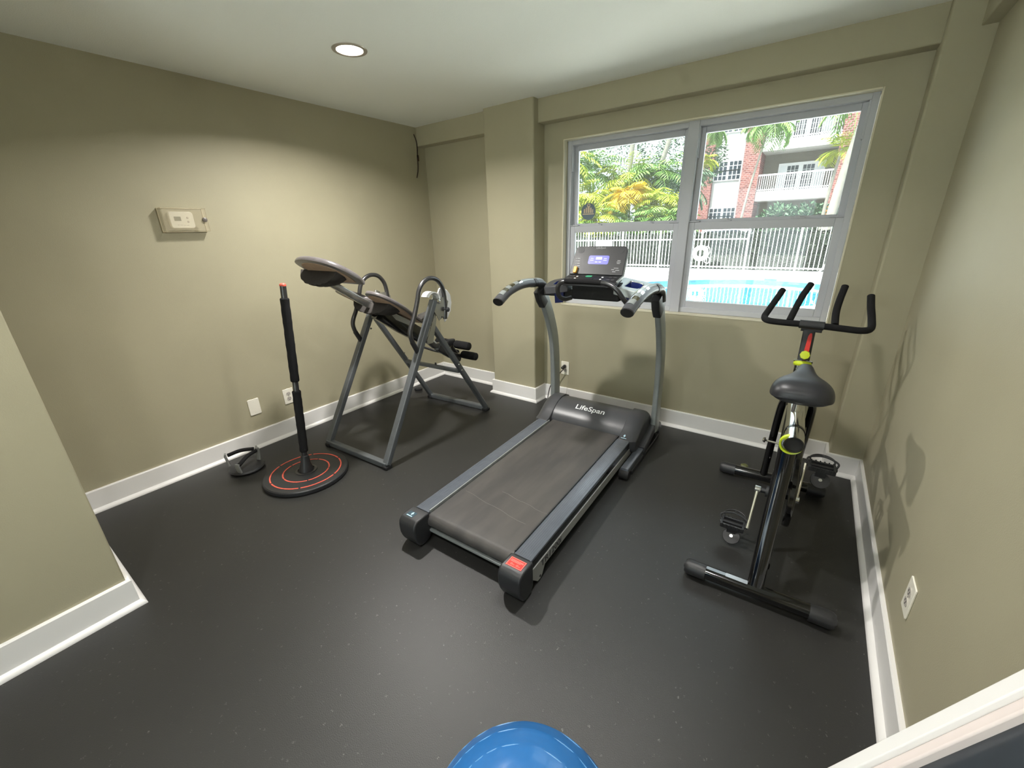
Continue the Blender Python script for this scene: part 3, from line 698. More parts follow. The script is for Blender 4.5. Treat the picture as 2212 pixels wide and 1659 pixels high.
# front grab bar
gb = [L(-.135, -.665, 1.062), L(-.152, -.72, 1.060), L(-.168, -.765, 1.082), L(-.172, -.785, 1.13), L(-.155, -.788, 1.165), L(-.115, -.788, 1.181), L(0, -.788, 1.184), L(.11, -.788, 1.184), L(.175, -.785, 1.172), L(.222, -.78, 1.14), L(.252, -.765, 1.095), L(.268, -.735, 1.062), L(.25, -.665, 1.06)]
bm = new(); tube(bm, spline(gb, 7), .0145, 14); obj('grab_bar', bm, M['gun'], tm)
bm = new(); tube(bm, [L(-.118+.24*k/8, -.789, 1.183+.002*math.sin(k/8*PI)) for k in range(9)], .0172, 16, scales=[.9, 1, 1, 1, 1, 1, 1, 1, .9]); obj('bar_grip', bm, M['foam'], tm)
bm = new(); lathe(bm, [(0, 0), (.011, 0), (.009, .006), (0, .008)], L(-.137, -.665, 1.062), (0, -1, .2), 16); obj('bar_bolt', bm, M['chrome'], tm)
# power cord with plug
bm = new(); tube(bm, spline([(1.545, -.03, .338), (1.52, -.035, .30), (1.455, -.05, .22), (1.42, -.07, .14), (1.425, -.12, .05), (1.48, -.2, .012), (1.60, -.30, .012), (1.72, -.34, .05)], 8), .004, 8); cd = obj('power_cord', bm, M['blk'], tm)
bm = new(); rbeam(bm, [(1.535, -.010, .340), (1.533, -.034, .336), (1.528, -.048, .325)], .026, .022, .006, up=(1, 0, 0)); obj('plug', bm, M['blk'], cd)
bm = new(); tube(bm, spline([(1.573, -.012, .262), (1.574, -.02, .2), (1.571, -.03, .13), (1.568, -.045, .06), (1.56, -.06, .012)], 6), .0016, 6)
tag(obj('thin_wire', bm, mat('clear grey wire', (150, 144, 130), .4)), 'thin pale wire hanging below the outlet under the window', 'wire')

# ================================================================ INVERSION TABLE
iv = thing('inversion_table', 'grey inversion table with tilted split backrest standing by the left wall', 'inversion table', (.75, -1.1, 0))
XA, XB = .437, 1.072
W1 = lambda s: XB if s > 0 else XA
fo = {-1: ((.446, -1.69), (.408, -.60)), 1: ((1.080, -1.665), (1.046, -.555))}
for s in (-1, 1):
    (fx, fy), (rx, ry) = fo[s]; x = W1(s); h = 1.045 if s > 0 else 1.03
    bm = new(); rbeam(bm, [(fx, fy, .03), (x, -1.09, h)], .038, .05, .006, up=(1, 0, 0)); fl = obj('front_leg', bm, M['grey'], iv)
    bm = new(); rbeam(bm, [(rx, ry, .03), (x, -1.118, .865)], .036, .036, .005, up=(1, 0, 0)); rl = obj('rear_leg', bm, M['grey'], iv)
    bm = new()
    for z_, yy_ in ((.80, -1.19), (.90, -1.14)): lathe(bm, [(0, 0), (.008, 0), (.006, .004), (0, .005)], (x+.0195, yy_, z_), (1, 0, 0), 14)
    obj('bolts', bm, M['zinc'], fl)
    bm = new(); prism(bm, [(-1.125, .93), (-1.095, .93), (-1.150, .76), (-1.20, .76), (-1.205, .79)], (x+.019, 0, 0), (0, 1, 0), (0, 0, 1), (1, 0, 0), .005)
    if s > 0: obj('hinge_plate', bm, M['zinc'], iv)
    for y_, z_ in ((-.865, .47), (-.895, .525)):
        bm = new(); lathe(bm, [(0, 0), (.008, 0), (.006, .004), (0, .005)], (x+.012, y_+.002, z_), (1, 0, 0), 12); obj('bolt', bm, M['zinc'], rl)
    # pivot bracket
    bm = new(); box(bm, (x-.03, -1.085, 1.0), (.022, .045, .16), rot=(-.5, 0, 0)); obj('pivot_bracket', bm, M['zinc'], iv, bev=.003)
    bm = new(); prism(bm, [(-1.115, 1.0), (-1.05, 1.06), (-.985, 1.055), (-.955, 1.02), (-.99, .93), (-1.06, .90)], (x+.006, 0, 0), (0, 1, 0), (0, 0, 1), (1, 0, 0), .005); ap = obj('angle_plate', bm, M['zinc'], iv)
    bm = new()
    for y_, z_ in ((-.985, 1.035), (-.99, 1.005), (-1.0, .935), (-1.03, .92)): lathe(bm, [(0, 0), (.006, 0), (.006, .001), (0, .001)], (x+.0105, y_, z_), (1, 0, 0), 12)
    obj('holes', bm, M['dark'], ap)
    bm = new(); lathe(bm, [(0, 0), (.008, 0), (.008, .018), (.016, .02), (.017, .03), (.010, .036), (0, .036)], (x+.010, -.992, .97), (1, 0, 0), 18); obj('knob', bm, M['blk'], iv)
    bm = new(); lathe(bm, [(0, 0), (.016, 0), (.017, .006), (.010, .011), (0, .012)], (x+.012, -1.052, 1.035), (1, 0, 0), 18); obj('pivot_bolt', bm, M['chrome'], iv)
    # plastic guard: side face and rolled top
    if s > 0:
        bm = new()
        g_ = [(-.925, 1.095), (-.895, 1.06), (-.888, 1.0), (-.905, .94), (-.95, .885), (-.975, .868), (-.985, .92), (-1.0, 1.02), (-1.02, 1.09), (-1.0, 1.118), (-.96, 1.118)]
        prism(bm, g_, (x-.03, 0, 0), (0, 1, 0), (0, 0, 1), (1, 0, 0), .010); obj('guard', bm, M['ring'], iv, bev=.004)
        bm = new(); arc = [(-1.095+.062*math.cos(a), 1.045+.062*math.sin(a)) for a in [PI*.03+PI*.80*k/8 for k in range(9)]]
        poly = arc+[(p[0]*1+(-1.095-p[0])*.12, p[1]+(1.045-p[1])*.12) for p in arc[::-1]]
        prism(bm, poly, (x-.055, 0, 0), (0, 1, 0), (0, 0, 1), (1, 0, 0), .07); obj('guard_top', bm, M['ring'], iv)
        bm = new(); tube(bm, [(x-.012, -1.055, .99), (x-.012, -1.10, .90), (x-.012, -1.115, .865)], .011, 12); obj('damper', bm, M['zinc'] if s > 0 else M['grey'], iv)
    # arched handle
    hx = x+.005
    ap_ = [(-.995, .90), (-.985, .98), (-.985, 1.06), (-1.0, 1.13), (-1.045, 1.183), (-1.11, 1.199), (-1.17, 1.180), (-1.214, 1.135), (-1.242, 1.06), (-1.285, .96), (-1.322, .895), (-1.332, .85), (-1.318, .79), (-1.288, .728)]
    bm = new(); tube(bm, spline([(hx, a, b) for a, b in ap_], 6), .0155, 14); ah = obj('arched_handle', bm, M['gun'], iv)
    bm = new(); a, b = Vector((hx, -1.322, .80)), Vector((hx, -1.284, .72)); tube(bm, [a, b], .0175, 14); obj('handle_sleeve', bm, M['blk'], ah)
for (a, b), y_ in ((((.446, -1.69), (1.080, -1.665)), 0), (((.408, -.60), (1.046, -.555)), 1)):
    bm = new(); rbeam(bm, [(a[0]-.012, a[1], .026), (b[0]+.012, b[1], .026)], .042, .04, .006); bar = obj('floor_bar', bm, M['grey'], iv)
    for q in (a, b):
        bm = new(); box(bm, (q[0], q[1], .012), (.05, .055, .024)); obj('rubber_foot', bm, M['blkmat'], bar, bev=.005)
bm = new(); rbeam(bm, [(.43, -.868, .445), (1.06, -.872, .462)], .03, .03, .005); obj('cross_brace', bm, M['grey'], iv)
bm = new(); lathe(bm, [(0, 0), (.008, 0), (.008, .02), (0, .022)], (.80, -.87, .468), (0, 0, 1), 12); obj('brace_knob', bm, M['blk'], iv)
# backrest
ang = math.radians(31); BT = Vector((0, math.cos(ang), -math.sin(ang))); BN = Vector((0, math.sin(ang), math.cos(ang))); BX = Vector((1, 0, 0))
def board(name, C, outline, th, m_under=True, bulge=.018):
    """outline in (x, s); flat underside, padded top"""
    C = Vector(C); n = len(outline); cx = sum(p[0] for p in outline)/n; cy = sum(p[1] for p in outline)/n
    bm = new(); lv = [(1.0, 0), (1.0, .008), (.985, .02), (.93, .02+bulge*.55), (.75, .02+bulge*.85), (.4, .02+bulge)]
    lv = [(.965, -.002)]+lv; rings = []
    for q, h in lv: rings.append([bm.verts.new(C+BX*(cx+(p[0]-cx)*q)+BT*(cy+(p[1]-cy)*q)+BN*h) for p in outline])
    for A, B in zip(rings[:-1], rings[1:]):
        for k in range(n): bm.faces.new((A[k], A[(k+1) % n], B[(k+1) % n], B[k]))
    bm.faces.new(rings[0][::-1]); bm.faces.new(rings[-1]); return obj(name, bm, M['vinylgrey'], iv, sharp=60)
def soft(outline, n=3): return [(p.x, p.y) for p in spline([(a, b, 0) for a, b in outline], n, closed=True)]
C1 = (.725, -1.635, 1.275)
o1 = soft([(-.19, -.09), (-.12, -.145), (0, -.165), (.12, -.145), (.20, -.09), (.222, 0), (.205, .09), (.17, .145), (.14, .165), (-.14, .165), (-.17, .145), (-.205, .09), (-.215, 0)])
hb = board('head_pad', C1, o1, .03)
bm = new(); prism(bm, [(p[0]*.78, p[1]*.78) for p in o1], Vector(C1)-BN*.006, BX, BT, BN, .006); obj('underside_panel', bm, M['fibre'], hb, label='bare tan fibreboard underside')
# hanging fabric pocket under the foot half of the head pad
def pocket(C, ax_, as_, an, x0=0):
    bm = new(); C = Vector(C); nu, nv = 20, 10; g = []
    for j in range(nv+1):
        v = j/nv; row = []
        for i in range(nu+1):
            u = -1+2*i/nu; w = math.sqrt(max(0, 1-abs(u)**2.4)); 
            s_ = as_*(v*w+ (1-v)*0); dpt = an*math.sin(PI*min(1, (1-v)*.5+.0))**1 if False else an*w*math.cos(v*PI/2)**.8
            wr = .004*math.sin(u*22+v*5)
            row.append(bm.verts.new(C+BX*(x0+ax_*u)+BT*(s_)-BN*(dpt+wr*w+.004)))
        g.append(row)
    top = [bm.verts.new(C+BX*(x0+ax_*(-1+2*i/nu))-BN*.002) for i in range(nu+1)]
    for j in range(nv):
        for i in range(nu): bm.faces.new((g[j][i], g[j][i+1], g[j+1][i+1], g[j+1][i]))
    for i in range(nu): bm.faces.new((top[i], top[i+1], g[0][i+1], g[0][i]))
    bmesh.ops.remove_doubles(bm, verts=bm.verts, dist=.0015)
    return bm
p_ = obj('fabric_pocket', pocket(Vector(C1)+BT*(-.03), .20, .15, .095, -.05), M['fabric'], iv, sharp=60)
m_ = p_.modifiers.new('thick', 'SOLIDIFY'); m_.thickness = .004
C2 = (.71, -1.19, .965)
o2 = soft([(-.27, -.25), (-.22, -.31), (-.14, -.32), (-.085, -.28), (-.06, -.20), (0, -.17), (.06, -.20), (.085, -.28), (.14, -.32), (.22, -.31), (.262, -.24), (.255, -.11), (.21, .02), (.16, .12), (.135, .22), (.10, .25), (-.10, .25), (-.135, .22), (-.16, .12), (-.21, .02), (-.262, -.11)])
lb = board('lower_pad', C2, o2, .03, bulge=.006)
bm = new(); prism(bm, [(p[0]*.88, p[1]*.88) for p in o2], Vector(C2)-BN*.006, BX, BT, BN, .006); obj('underside_panel', bm, M['fibre'], lb, label='bare tan fibreboard underside')
p_ = obj('fabric_pocket', pocket(Vector(C2)+BT*(-.17), .20, .20, .085, .0), M['fabric'], iv, sharp=60)
m_ = p_.modifiers.new('thick', 'SOLIDIFY'); m_.thickness = .004
def al(s, n, x=.71): return Vector((x, C2[1], C2[2]))+BT*s+BN*n
bm = new(); rbeam(bm, [al(-.50, -.012), al(-.24, -.030), al(.1, -.04)], .03, .045, .006); bo = obj('boom', bm, M['zinc'], iv)
bm = new(); rbeam(bm, [al(-.14, -.055, .76), al(.10, -.075, .76), al(.32, -.085, .76)], .055, .115, .008); obj('backrest_frame', bm, M['blkgloss'], iv)
bm = new(); prism(bm, [(-.10, -.02), (.15, -.02), (.15, -.055), (.02, -.06)], (.7885, C2[1], C2[2]), BT, BN, BX, .003); obj('caution_label', bm, mat('pale label', (158, 158, 150), .35), iv)
for s in (-1, 1):
    bm = new(); rbeam(bm, [(.76+s*.04, -.985, .885), (.745+s*.27, -1.055, .95)], .03, .05, .005, up=(0, 0, 1)); obj('hinge_arm', bm, M['zinc'], iv)
# ankle section
bm = new(); rbeam(bm, [al(.30, -.075, .765), al(.48, -.115, .765), (.765, -.665, .60)], .04, .045, .008); obj('slide_bar', bm, M['gun'], iv)
bm = new(); rbeam(bm, [(.765, -.86, .655), (.765, -.76, .56), (.765, -.70, .53)], .03, .05, .01); obj('adjust_lever', bm, M['silver'], iv)
bm = new(); rbeam(bm, [(.765, -.80, .60), (.765, -.66, .50), (.765, -.55, .44)], .05, .06, .012); obj('ankle_bracket', bm, M['blk'], iv)
bm = new(); rbeam(bm, [(.765, -.69, .61), (.765, -.61, .60)], .045, .06, .012); obj('ankle_bracket', bm, M['blk'], iv)
for (y_, z_) in ((-.615, .585), (-.535, .475)):
    bm = new(); tube(bm, [(.58, y_, z_), (.95, y_, z_)], .010, 12); rd = obj('roller_axle', bm, M['chrome'], iv)
    for s in (-1, 1):
        xa, xb = (.795, .955) if s > 0 else (.575, .735)
        bm = new(); lathe(bm, [(0, 0), (.028, 0), (.034, .008), (.035, .04), (.035, xb-xa-.04), (.033, xb-xa-.006), (.024, xb-xa), (0, xb-xa)], (xa, y_, z_), (1, 0, 0), 24); obj('foam_roller', bm, M['foam'], iv)
bm = new(); tube(bm, spline([(.765, -.63, .56), (.765, -.60, .52), (.765, -.57, .47), (.765, -.57, .42)], 4), .014, 12); obj('ankle_post', bm, M['gun'], iv)
bm = new(); tube(bm, [(.60, -.80, .575), (.70, -.79, .56), (.765, -.77, .55)], .010, 10); obj('lock_handle', bm, M['blk'], iv)

# ================================================================ POLE TRAINER ON A ROUND BASE
DC = (.69, -2.01)
pt = thing('pole_trainer', 'black foam covered pole standing on a round black base with two coral rings', 'exercise pole', (DC[0], DC[1], 0))
bm = new(); lathe(bm, [(0, 0), (.250, 0), (.258, .006), (.260, .016), (.258, .028), (.252, .034), (0, .036)], (DC[0], DC[1], 0), (0, 0, 1), 72); bp = obj('round_base', bm, M['blk'], pt)
for r, wd_, nseg, a0 in ((.214, .0042, 6, .35), (.140, .0042, 5, .8)):
    for k in range(nseg):
        bm = new(); n = 16; sp = 2*PI/nseg; rr = []
        for i in range(n+1):
            a = a0+k*sp+.03+(sp-.06)*i/n
            rr.append([bm.verts.new((DC[0]+q*math.cos(a), DC[1]+q*math.sin(a), z)) for q, z in ((r-wd_, .0335), (r+wd_, .0335), (r+wd_, .0365), (r-wd_, .0365))])
        for A, B in zip(rr[:-1], rr[1:]):
            for j in range(4): bm.faces.new((A[j], A[(j+1) % 4], B[(j+1) % 4], B[j]))
        bm.faces.new(rr[0]); bm.faces.new(rr[-1][::-1]); obj('ring_segment', bm, M['coral'], bp)
bm = new(); lathe(bm, [(.055, .034), (.066, .036), (.066, .040), (.052, .041)], (DC[0], DC[1], 0), (0, 0, 1), 40, closed=True); obj('metal_ring', bm, M['gun'], pt)
PA, PB = Vector((DC[0], DC[1], .03)), Vector((.680, -1.897, 1.232)); pd = (PB-PA).normalized(); PLn = (PB-PA).length
bm = new(); lathe(bm, [(0, .0), (.046, .0), (.043, .02), (.03, .06), (.024, .11), (.019, .115), (0, .115)], PA, pd, 28); obj('pole_socket', bm, M['blk'], pt)
bm = new(); lathe(bm, [(0, .06), (.0175, .06), (.0175, PLn-.012), (0, PLn-.012)], PA, pd, 20); obj('pole', bm, M['gun'], pt, label='bare dark steel pole')
def sleeve(a, b, r):
    bm = new(); n = 22; prof = [(0, a), (r*.86, a)]
    for k in range(n+1):
        f = k/n; prof.append((r*(1+.03*math.sin(k*2.1)+.02*math.sin(k*5.3)), a+.006+(b-a-.012)*f))
    prof += [(r*.86, b), (0, b)]; lathe(bm, prof, PA, pd, 20); return obj('foam_sleeve', bm, M['foam'], pt)
sleeve(.14, .555, .0255); sleeve(.615, 1.125, .0255)
bm = new(); lathe(bm, [(0, PLn-.013), (.0185, PLn-.013), (.0185, PLn-.004), (.012, PLn+.003), (0, PLn+.004)], PA, pd, 20); obj('end_cap', bm, M['coral'], pt, label='coral red end cap')

# ================================================================ ROTATING PUSH UP HANDLES
PC = (.268, -2.200)
pu = thing('push_up_handles', 'black and grey push up handles on a round base beside the left baseboard', 'push up bars', (PC[0], PC[1], 0))
bm = new(); lathe(bm, [(0, 0), (.094, 0), (.104, .008), (.108, .018), (.102, .028), (.07, .033), (0, .034)], (PC[0], PC[1], 0), (0, 0, 1), 48); obj('round_base', bm, M['blk'], pu)
gry = mat('grey handle bracket', (128, 130, 128), .4)
for a, b, h0, h1 in (((.170, -2.262), (.232, -2.118), .105, .108), ((.330, -2.262), (.262, -2.122), .082, .104)):
    A_, B_ = Vector((a[0], a[1], h0)), Vector((b[0], b[1], h1)); md = (A_+B_)/2+Vector((0, 0, .012))
    bm = new(); tube(bm, spline([A_, md, B_], 8), .0125, 14); gp = obj('grip', bm, M['foam'], pu)
    for q, s in ((A_, -1), (B_, 1)):
        d = (B_-A_).normalized()*s; bm = new(); fo_ = Vector((q.x, q.y, .028))+d*.006
        rbeam(bm, [q+d*.012+Vector((0, 0, .014)), q+d*.016, fo_], .03, .012, .004, up=(0, 0, 1)); obj('bracket', bm, gry, pu)

# ================================================================ SPIN BIKE
bk = thing('spin_bike', 'black spin bike with lime knobs and chrome slider at the right of the room', 'exercise bike', (3.235, -.98, 0))
BXc = 3.240
for y_, x0, x1, yr0, yr1 in ((-1.47, 2.962, 3.510, -1.485, -1.470), (-.50, 2.935, 3.478, -.505, -.495)):
    bm = new(); tube(bm, [(x0+.04, yr0, .042), (x1-.04, yr1, .042)], .030, 20); st_ = obj('floor_tube', bm, M['blkgloss'], bk)
    for xa, xb, ya in ((x0, x0+.085, yr0), (x1-.085, x1, yr1)):
        bm = new(); lathe(bm, [(0, 0), (.026, 0), (.033, .01), (.035, .02), (.035, abs(xb-xa)), (0, abs(xb-xa))], (xa if xa < BXc else xb, ya, .038), ((1 if xa < BXc else -1), 0, 0), 24); ec = obj('end_cap', bm, M['blk'], st_)
        if y_ < -1:
            bm = new(); lathe(bm, [(0, -.001), (.013, -.001), (.010, -.005), (0, -.006)], (xa if xa < BXc else xb, ya, .038), ((1 if xa < BXc else -1), 0, 0), 18)
            ec2 = obj('adjuster', bm, M['blk'], st_)
bm = new(); prism(bm, rrect(.085, .022, .004), (3.165, -1.485, .0715), (1, .03, 0), (0, 1, 0), (0, 0, 1), .002); obj('serial_label', bm, mat('foil label', (168, 170, 172), .25, metal=.6), bk)
bm = new(); prism(bm, rrect(.075, .018, .004), (3.085, -1.487, .0715), (1, .03, 0), (0, 1, 0), (0, 0, 1), .0015); obj('caution_label', bm, mat('foil label worn', (128, 132, 136), .25, metal=.5), bk)
# rear frame leg
bm = new(); rbeam(bm, spline([(BXc, -1.30, .64), (BXc, -1.315, .52), (BXc-.003, -1.36, .34), (BXc-.005, -1.435, .15), (BXc-.005, -1.468, .06)], 5), .046, .06, .016, up=(1, 0, 0)); obj('rear_leg', bm, M['blkgloss'], bk)
bm = new(); rbeam(bm, spline([(BXc, -1.30, .60), (BXc, -1.19, .50), (BXc, -1.10, .38), (BXc, -1.05, .27)], 5), .05, .06, .016, up=(1, 0, 0)); obj('seat_tube', bm, M['blkgloss'], bk)
bm = new(); rbeam(bm, spline([(BXc, -1.42, .14), (BXc, -1.2, .17), (BXc, -1.04, .25), (BXc, -.86, .46), (BXc, -.70, .66)], 6), .05, .06, .016, up=(1, 0, 0)); obj('main_tube', bm, M['blkgloss'], bk)
bm = new(); rbeam(bm, [(BXc, -1.0, .665), (BXc, -.66, .70)], .045, .05, .012, up=(1, 0, 0)); obj('top_tube', bm, M['blkgloss'], bk)
# chrome slider tube
bm = new(); a, b = Vector((BXc+.014, -1.375, .690)), Vector((BXc, -.93, .712)); d = (b-a).normalized(); Ls = (b-a).length
lathe(bm, [(.0335, 0), (.0335, Ls), (.029, Ls), (.029, .0)], a, d, 32, closed=True); ch = obj('chrome_slider', bm, M['chrome'], bk)
bm = new(); lathe(bm, [(0, .012), (.029, .012), (.029, .016), (0, .016)], a, d, 28); obj('slider_inner', bm, M['dark'], ch)
bm = new(); lathe(bm, [(.0335, .016), (.0400, .014), (.0400, .032), (.0335, .032)], a+Vector((-.007, 0, -.010)), d, 32, closed=True); obj('slider_ring', bm, M['lime'], ch, label='lime ring at the slider end')
bm = new(); lathe(bm, [(.0335, .10), (.036, .10), (.036, .112), (.0335, .112)], a, d, 32, closed=True); obj('slider_band', bm, M['blkgloss'], ch)
bm = new(); rbeam(bm, [(BXc, -1.30, .61), (BXc, -1.06, .665)], .05, .05, .01, up=(1, 0, 0)); obj('slider_saddle', bm, M['blkgloss'], bk)
bm = new(); tube(bm, [(BXc, -1.12, .70), (BXc, -1.135, .84)], .0155, 16); obj('seat_post', bm, M['chrome'], bk)
# saddle
bm = new(); secs = []   # y, half width, top z, bottom z
for y_, w, zt_, zb_, cr in ((-1.300, .060, .868, .835, .2), (-1.285, .098, .893, .818, .3), (-1.25, .110, .912, .812, .35), (-1.21, .108, .916, .822, .4), (-1.17, .092, .912, .838, .3), (-1.13, .062, .908, .85, .2), (-1.08, .040, .909, .862, .1), (-1.03, .031, .915, .872, 0), (-1.005, .024, .914, .880, 0), (-.99, .012, .905, .888, 0)):
    ring = []; n = 20
    for k in range(n):
        a_ = 2*PI*k/n; cx_, sz = math.cos(a_), math.sin(a_)
        x_ = BXc+.004+w*math.copysign(abs(cx_)**.75, cx_); 
        if sz >= 0: z_ = (zt_+zb_)/2+(zt_-zb_)/2*sz**.6 - cr*.018*(1-abs(cx_))*sz
        else: z_ = (zt_+zb_)/2+(zt_-zb_)/2*-abs(sz)**.8*(1)
        z_ -= .022*(abs(cx_)**3)*(1 if sz >= 0 else 0)*(w/.11)
        ring.append(bm.verts.new((x_, y_, z_)))
    secs.append(ring)
for A, B in zip(secs[:-1], secs[1:]):
    for k in range(20): bm.faces.new((A[k], A[(k+1) % 20], B[(k+1) % 20], B[k]))
bm.faces.new(secs[0]); bm.faces.new(secs[-1][::-1])
sd_ = obj('saddle', bm, M['seat'], bk, sharp=75); s_ = sd_.modifiers.new('sub', 'SUBSURF'); s_.levels = 1; s_.render_levels = 2
bm = new(); prism(bm, [(-.07, .0), (.07, .0), (.035, .10), (-.035, .10)], (BXc+.004, -1.27, .826), (1, 0, 0), (0, 1, .1), (0, 0, 1), .012); obj('saddle_base', bm, M['dark'], sd_)
for s in (-1, 1):
    bm = new(); tube(bm, [(BXc+.02*s, -1.24, .828), (BXc+.02*s, -1.13, .838), (BXc+.012*s, -1.05, .865)], .004, 8); obj('saddle_rail', bm, M['chrome'], bk)
# stem
bm = new(); rbeam(bm, [(BXc-.005, -.665, .66), (BXc-.006, -.625, .84), (BXc-.008, -.585, .985)], .036, .052, .006, up=(1, 0, 0)); sm = obj('stem', bm, M['blk'], bk)
d = Vector((0, .04, .145)).normalized(); pn_ = Vector((1, 0, 0)).cross(d)
bm = new(); prism(bm, [(-.006, 0), (.015, 0), (.015, .075), (.012, .095), (.004, .095), (-.002, .08)], Vector((BXc-.006, -.6245, .868))+pn_*.0265, (1, 0, 0), d, pn_, .0008); obj('red_decal', bm, M['red'], sm)
bm = new(); rbeam(bm, [(BXc-.005, -.70, .60), (BXc-.005, -.645, .80)], .050, .065, .010, up=(1, 0, 0)); obj('head_tube', bm, M['blkgloss'], bk)
bm = new(); lathe(bm, [(.026, 0), (.036, .0), (.040, .008), (.038, .02), (.028, .024)], (BXc-.006, -.642, .800), d, 28, closed=True); obj('clamp_ring', bm, M['lime'], bk)
kn = Vector((0, -.97, .18))
bm = new(); lathe(bm, [(0, 0), (.010, 0), (.010, .02), (.021, .024), (.0225, .032), (.020, .040), (0, .042)], (BXc-.004, -.652, .862), kn, 8); obj('height_knob', bm, M['lime'], bk)
bm = new(); prism(bm, rrect(.03, .035, .004), (BXc-.004, -.686, .790), (1, 0, 0), (0, .27, .96), (0, -1, .2), .003); obj('red_decal', bm, M['red'], bk)
bm = new(); tube(bm, [(BXc-.045, -.645, .825), (BXc+.035, -.645, .825)], .006, 10); obj('pinch_bolt', bm, M['chrome'], bk)
# handlebar
bm = new(); rbeam(bm, [(BXc-.044, -.60, .990), (BXc+.044, -.60, .988)], .04, .012, .003, up=(0, 1, 0)); hc_ = obj('bar_clamp', bm, M['blk'], bk)
bm = new(); outer = [(3.079, -.40, 1.150), (3.060, -.45, 1.105), (3.038, -.50, 1.055), (3.028, -.555, 1.026), (3.05, -.60, 1.018), (3.12, -.612, 1.016), (3.235, -.615, 1.016), (3.36, -.612, 1.010), (3.43, -.60, 1.006), (3.462, -.56, 1.012), (3.462, -.50, 1.045), (3.452, -.45, 1.095), (3.446, -.40, 1.140)]
outer = [(x_, y_-.05, z_) for x_, y_, z_ in outer]
tube(bm, spline(outer, 6), .0155, 14); hbar = obj('handlebar', bm, M['foam'], bk)
for pts_ in ([(3.140, -.64, 1.02), (3.155, -.55, 1.075), (3.172, -.49, 1.13), (3.197, -.44, 1.185)], [(3.325, -.64, 1.018), (3.322, -.55, 1.07), (3.328, -.49, 1.125), (3.338, -.44, 1.18)]):
    bm = new(); tube(bm, spline(pts_, 6), .0155, 14); obj('aero_bar', bm, M['foam'], bk)
bm = new(); tube(bm, [(3.185, -.662, 1.016), (3.285, -.662, 1.014)], .021, 16); obj('bar_wrap', bm, M['blk'], bk)
# front post, flywheel, guard
bm = new(); tube(bm, spline([(BXc-.004, -.70, .64), (3.215, -.66, .625), (3.192, -.61, .585), (3.183, -.575, .50), (3.176, -.535, .28), (3.170, -.505, .05)], 6), .0195, 16); obj('front_post', bm, M['blkgloss'], bk)
bm = new(); tube(bm, spline([(BXc+.01, -.70, .64), (3.295, -.66, .625), (3.318, -.61, .585), (3.322, -.575, .50), (3.318, -.535, .28), (3.312, -.503, .05)], 6), .0195, 16); obj('front_post', bm, M['blkgloss'], bk)
bm = new(); tube(bm, [(3.140, -.57, .315), (3.225, -.60, .325)], .006, 10); lathe(bm, [(0, 0), (.014, 0), (.016, .006), (.010, .014), (0, .016)], (3.146, -.575, .318), (-1, 0, 0), 16); obj('axle_bolt', bm, M['chrome'], bk)
bm = new(); lathe(bm, [(0, -.012), (.17, -.010), (.18, -.022), (.215, -.022), (.222, -.012), (.222, .012), (.215, .022), (.18, .022), (.17, .010), (0, .012)], (3.243, -.62, .322), (1, 0, 0), 56); obj('flywheel', bm, M['blkgloss'], bk)
cap = []
for k in range(15): a_ = math.radians(-80)+math.radians(185)*k/14; cap.append((-.62+.150*math.cos(a_), .322+.150*math.sin(a_)))
for k in range(15): a_ = math.radians(112)+math.radians(168)*k/14; cap.append((-1.05+.135*math.cos(a_), .27+.135*math.sin(a_)))
bm = new(); prism(bm, cap, (3.285, 0, 0), (0, 1, 0), (0, 0, 1), (1, 0, 0), .03); obj('chain_guard', bm, M['blkgloss'], bk, bev=.008, seg=3)
bm = new(); tube(bm, [(3.172, -1.05, .27), (3.322, -1.05, .27)], .012, 14); lathe(bm, [(0, 0), (.027, 0), (.027, .08), (0, .08)], (3.200, -1.05, .27), (1, 0, 0), 24); obj('crank_axle', bm, M['blk'], bk)
arm = mat('brushed crank alloy', (206, 204, 190), .25, metal=.8)
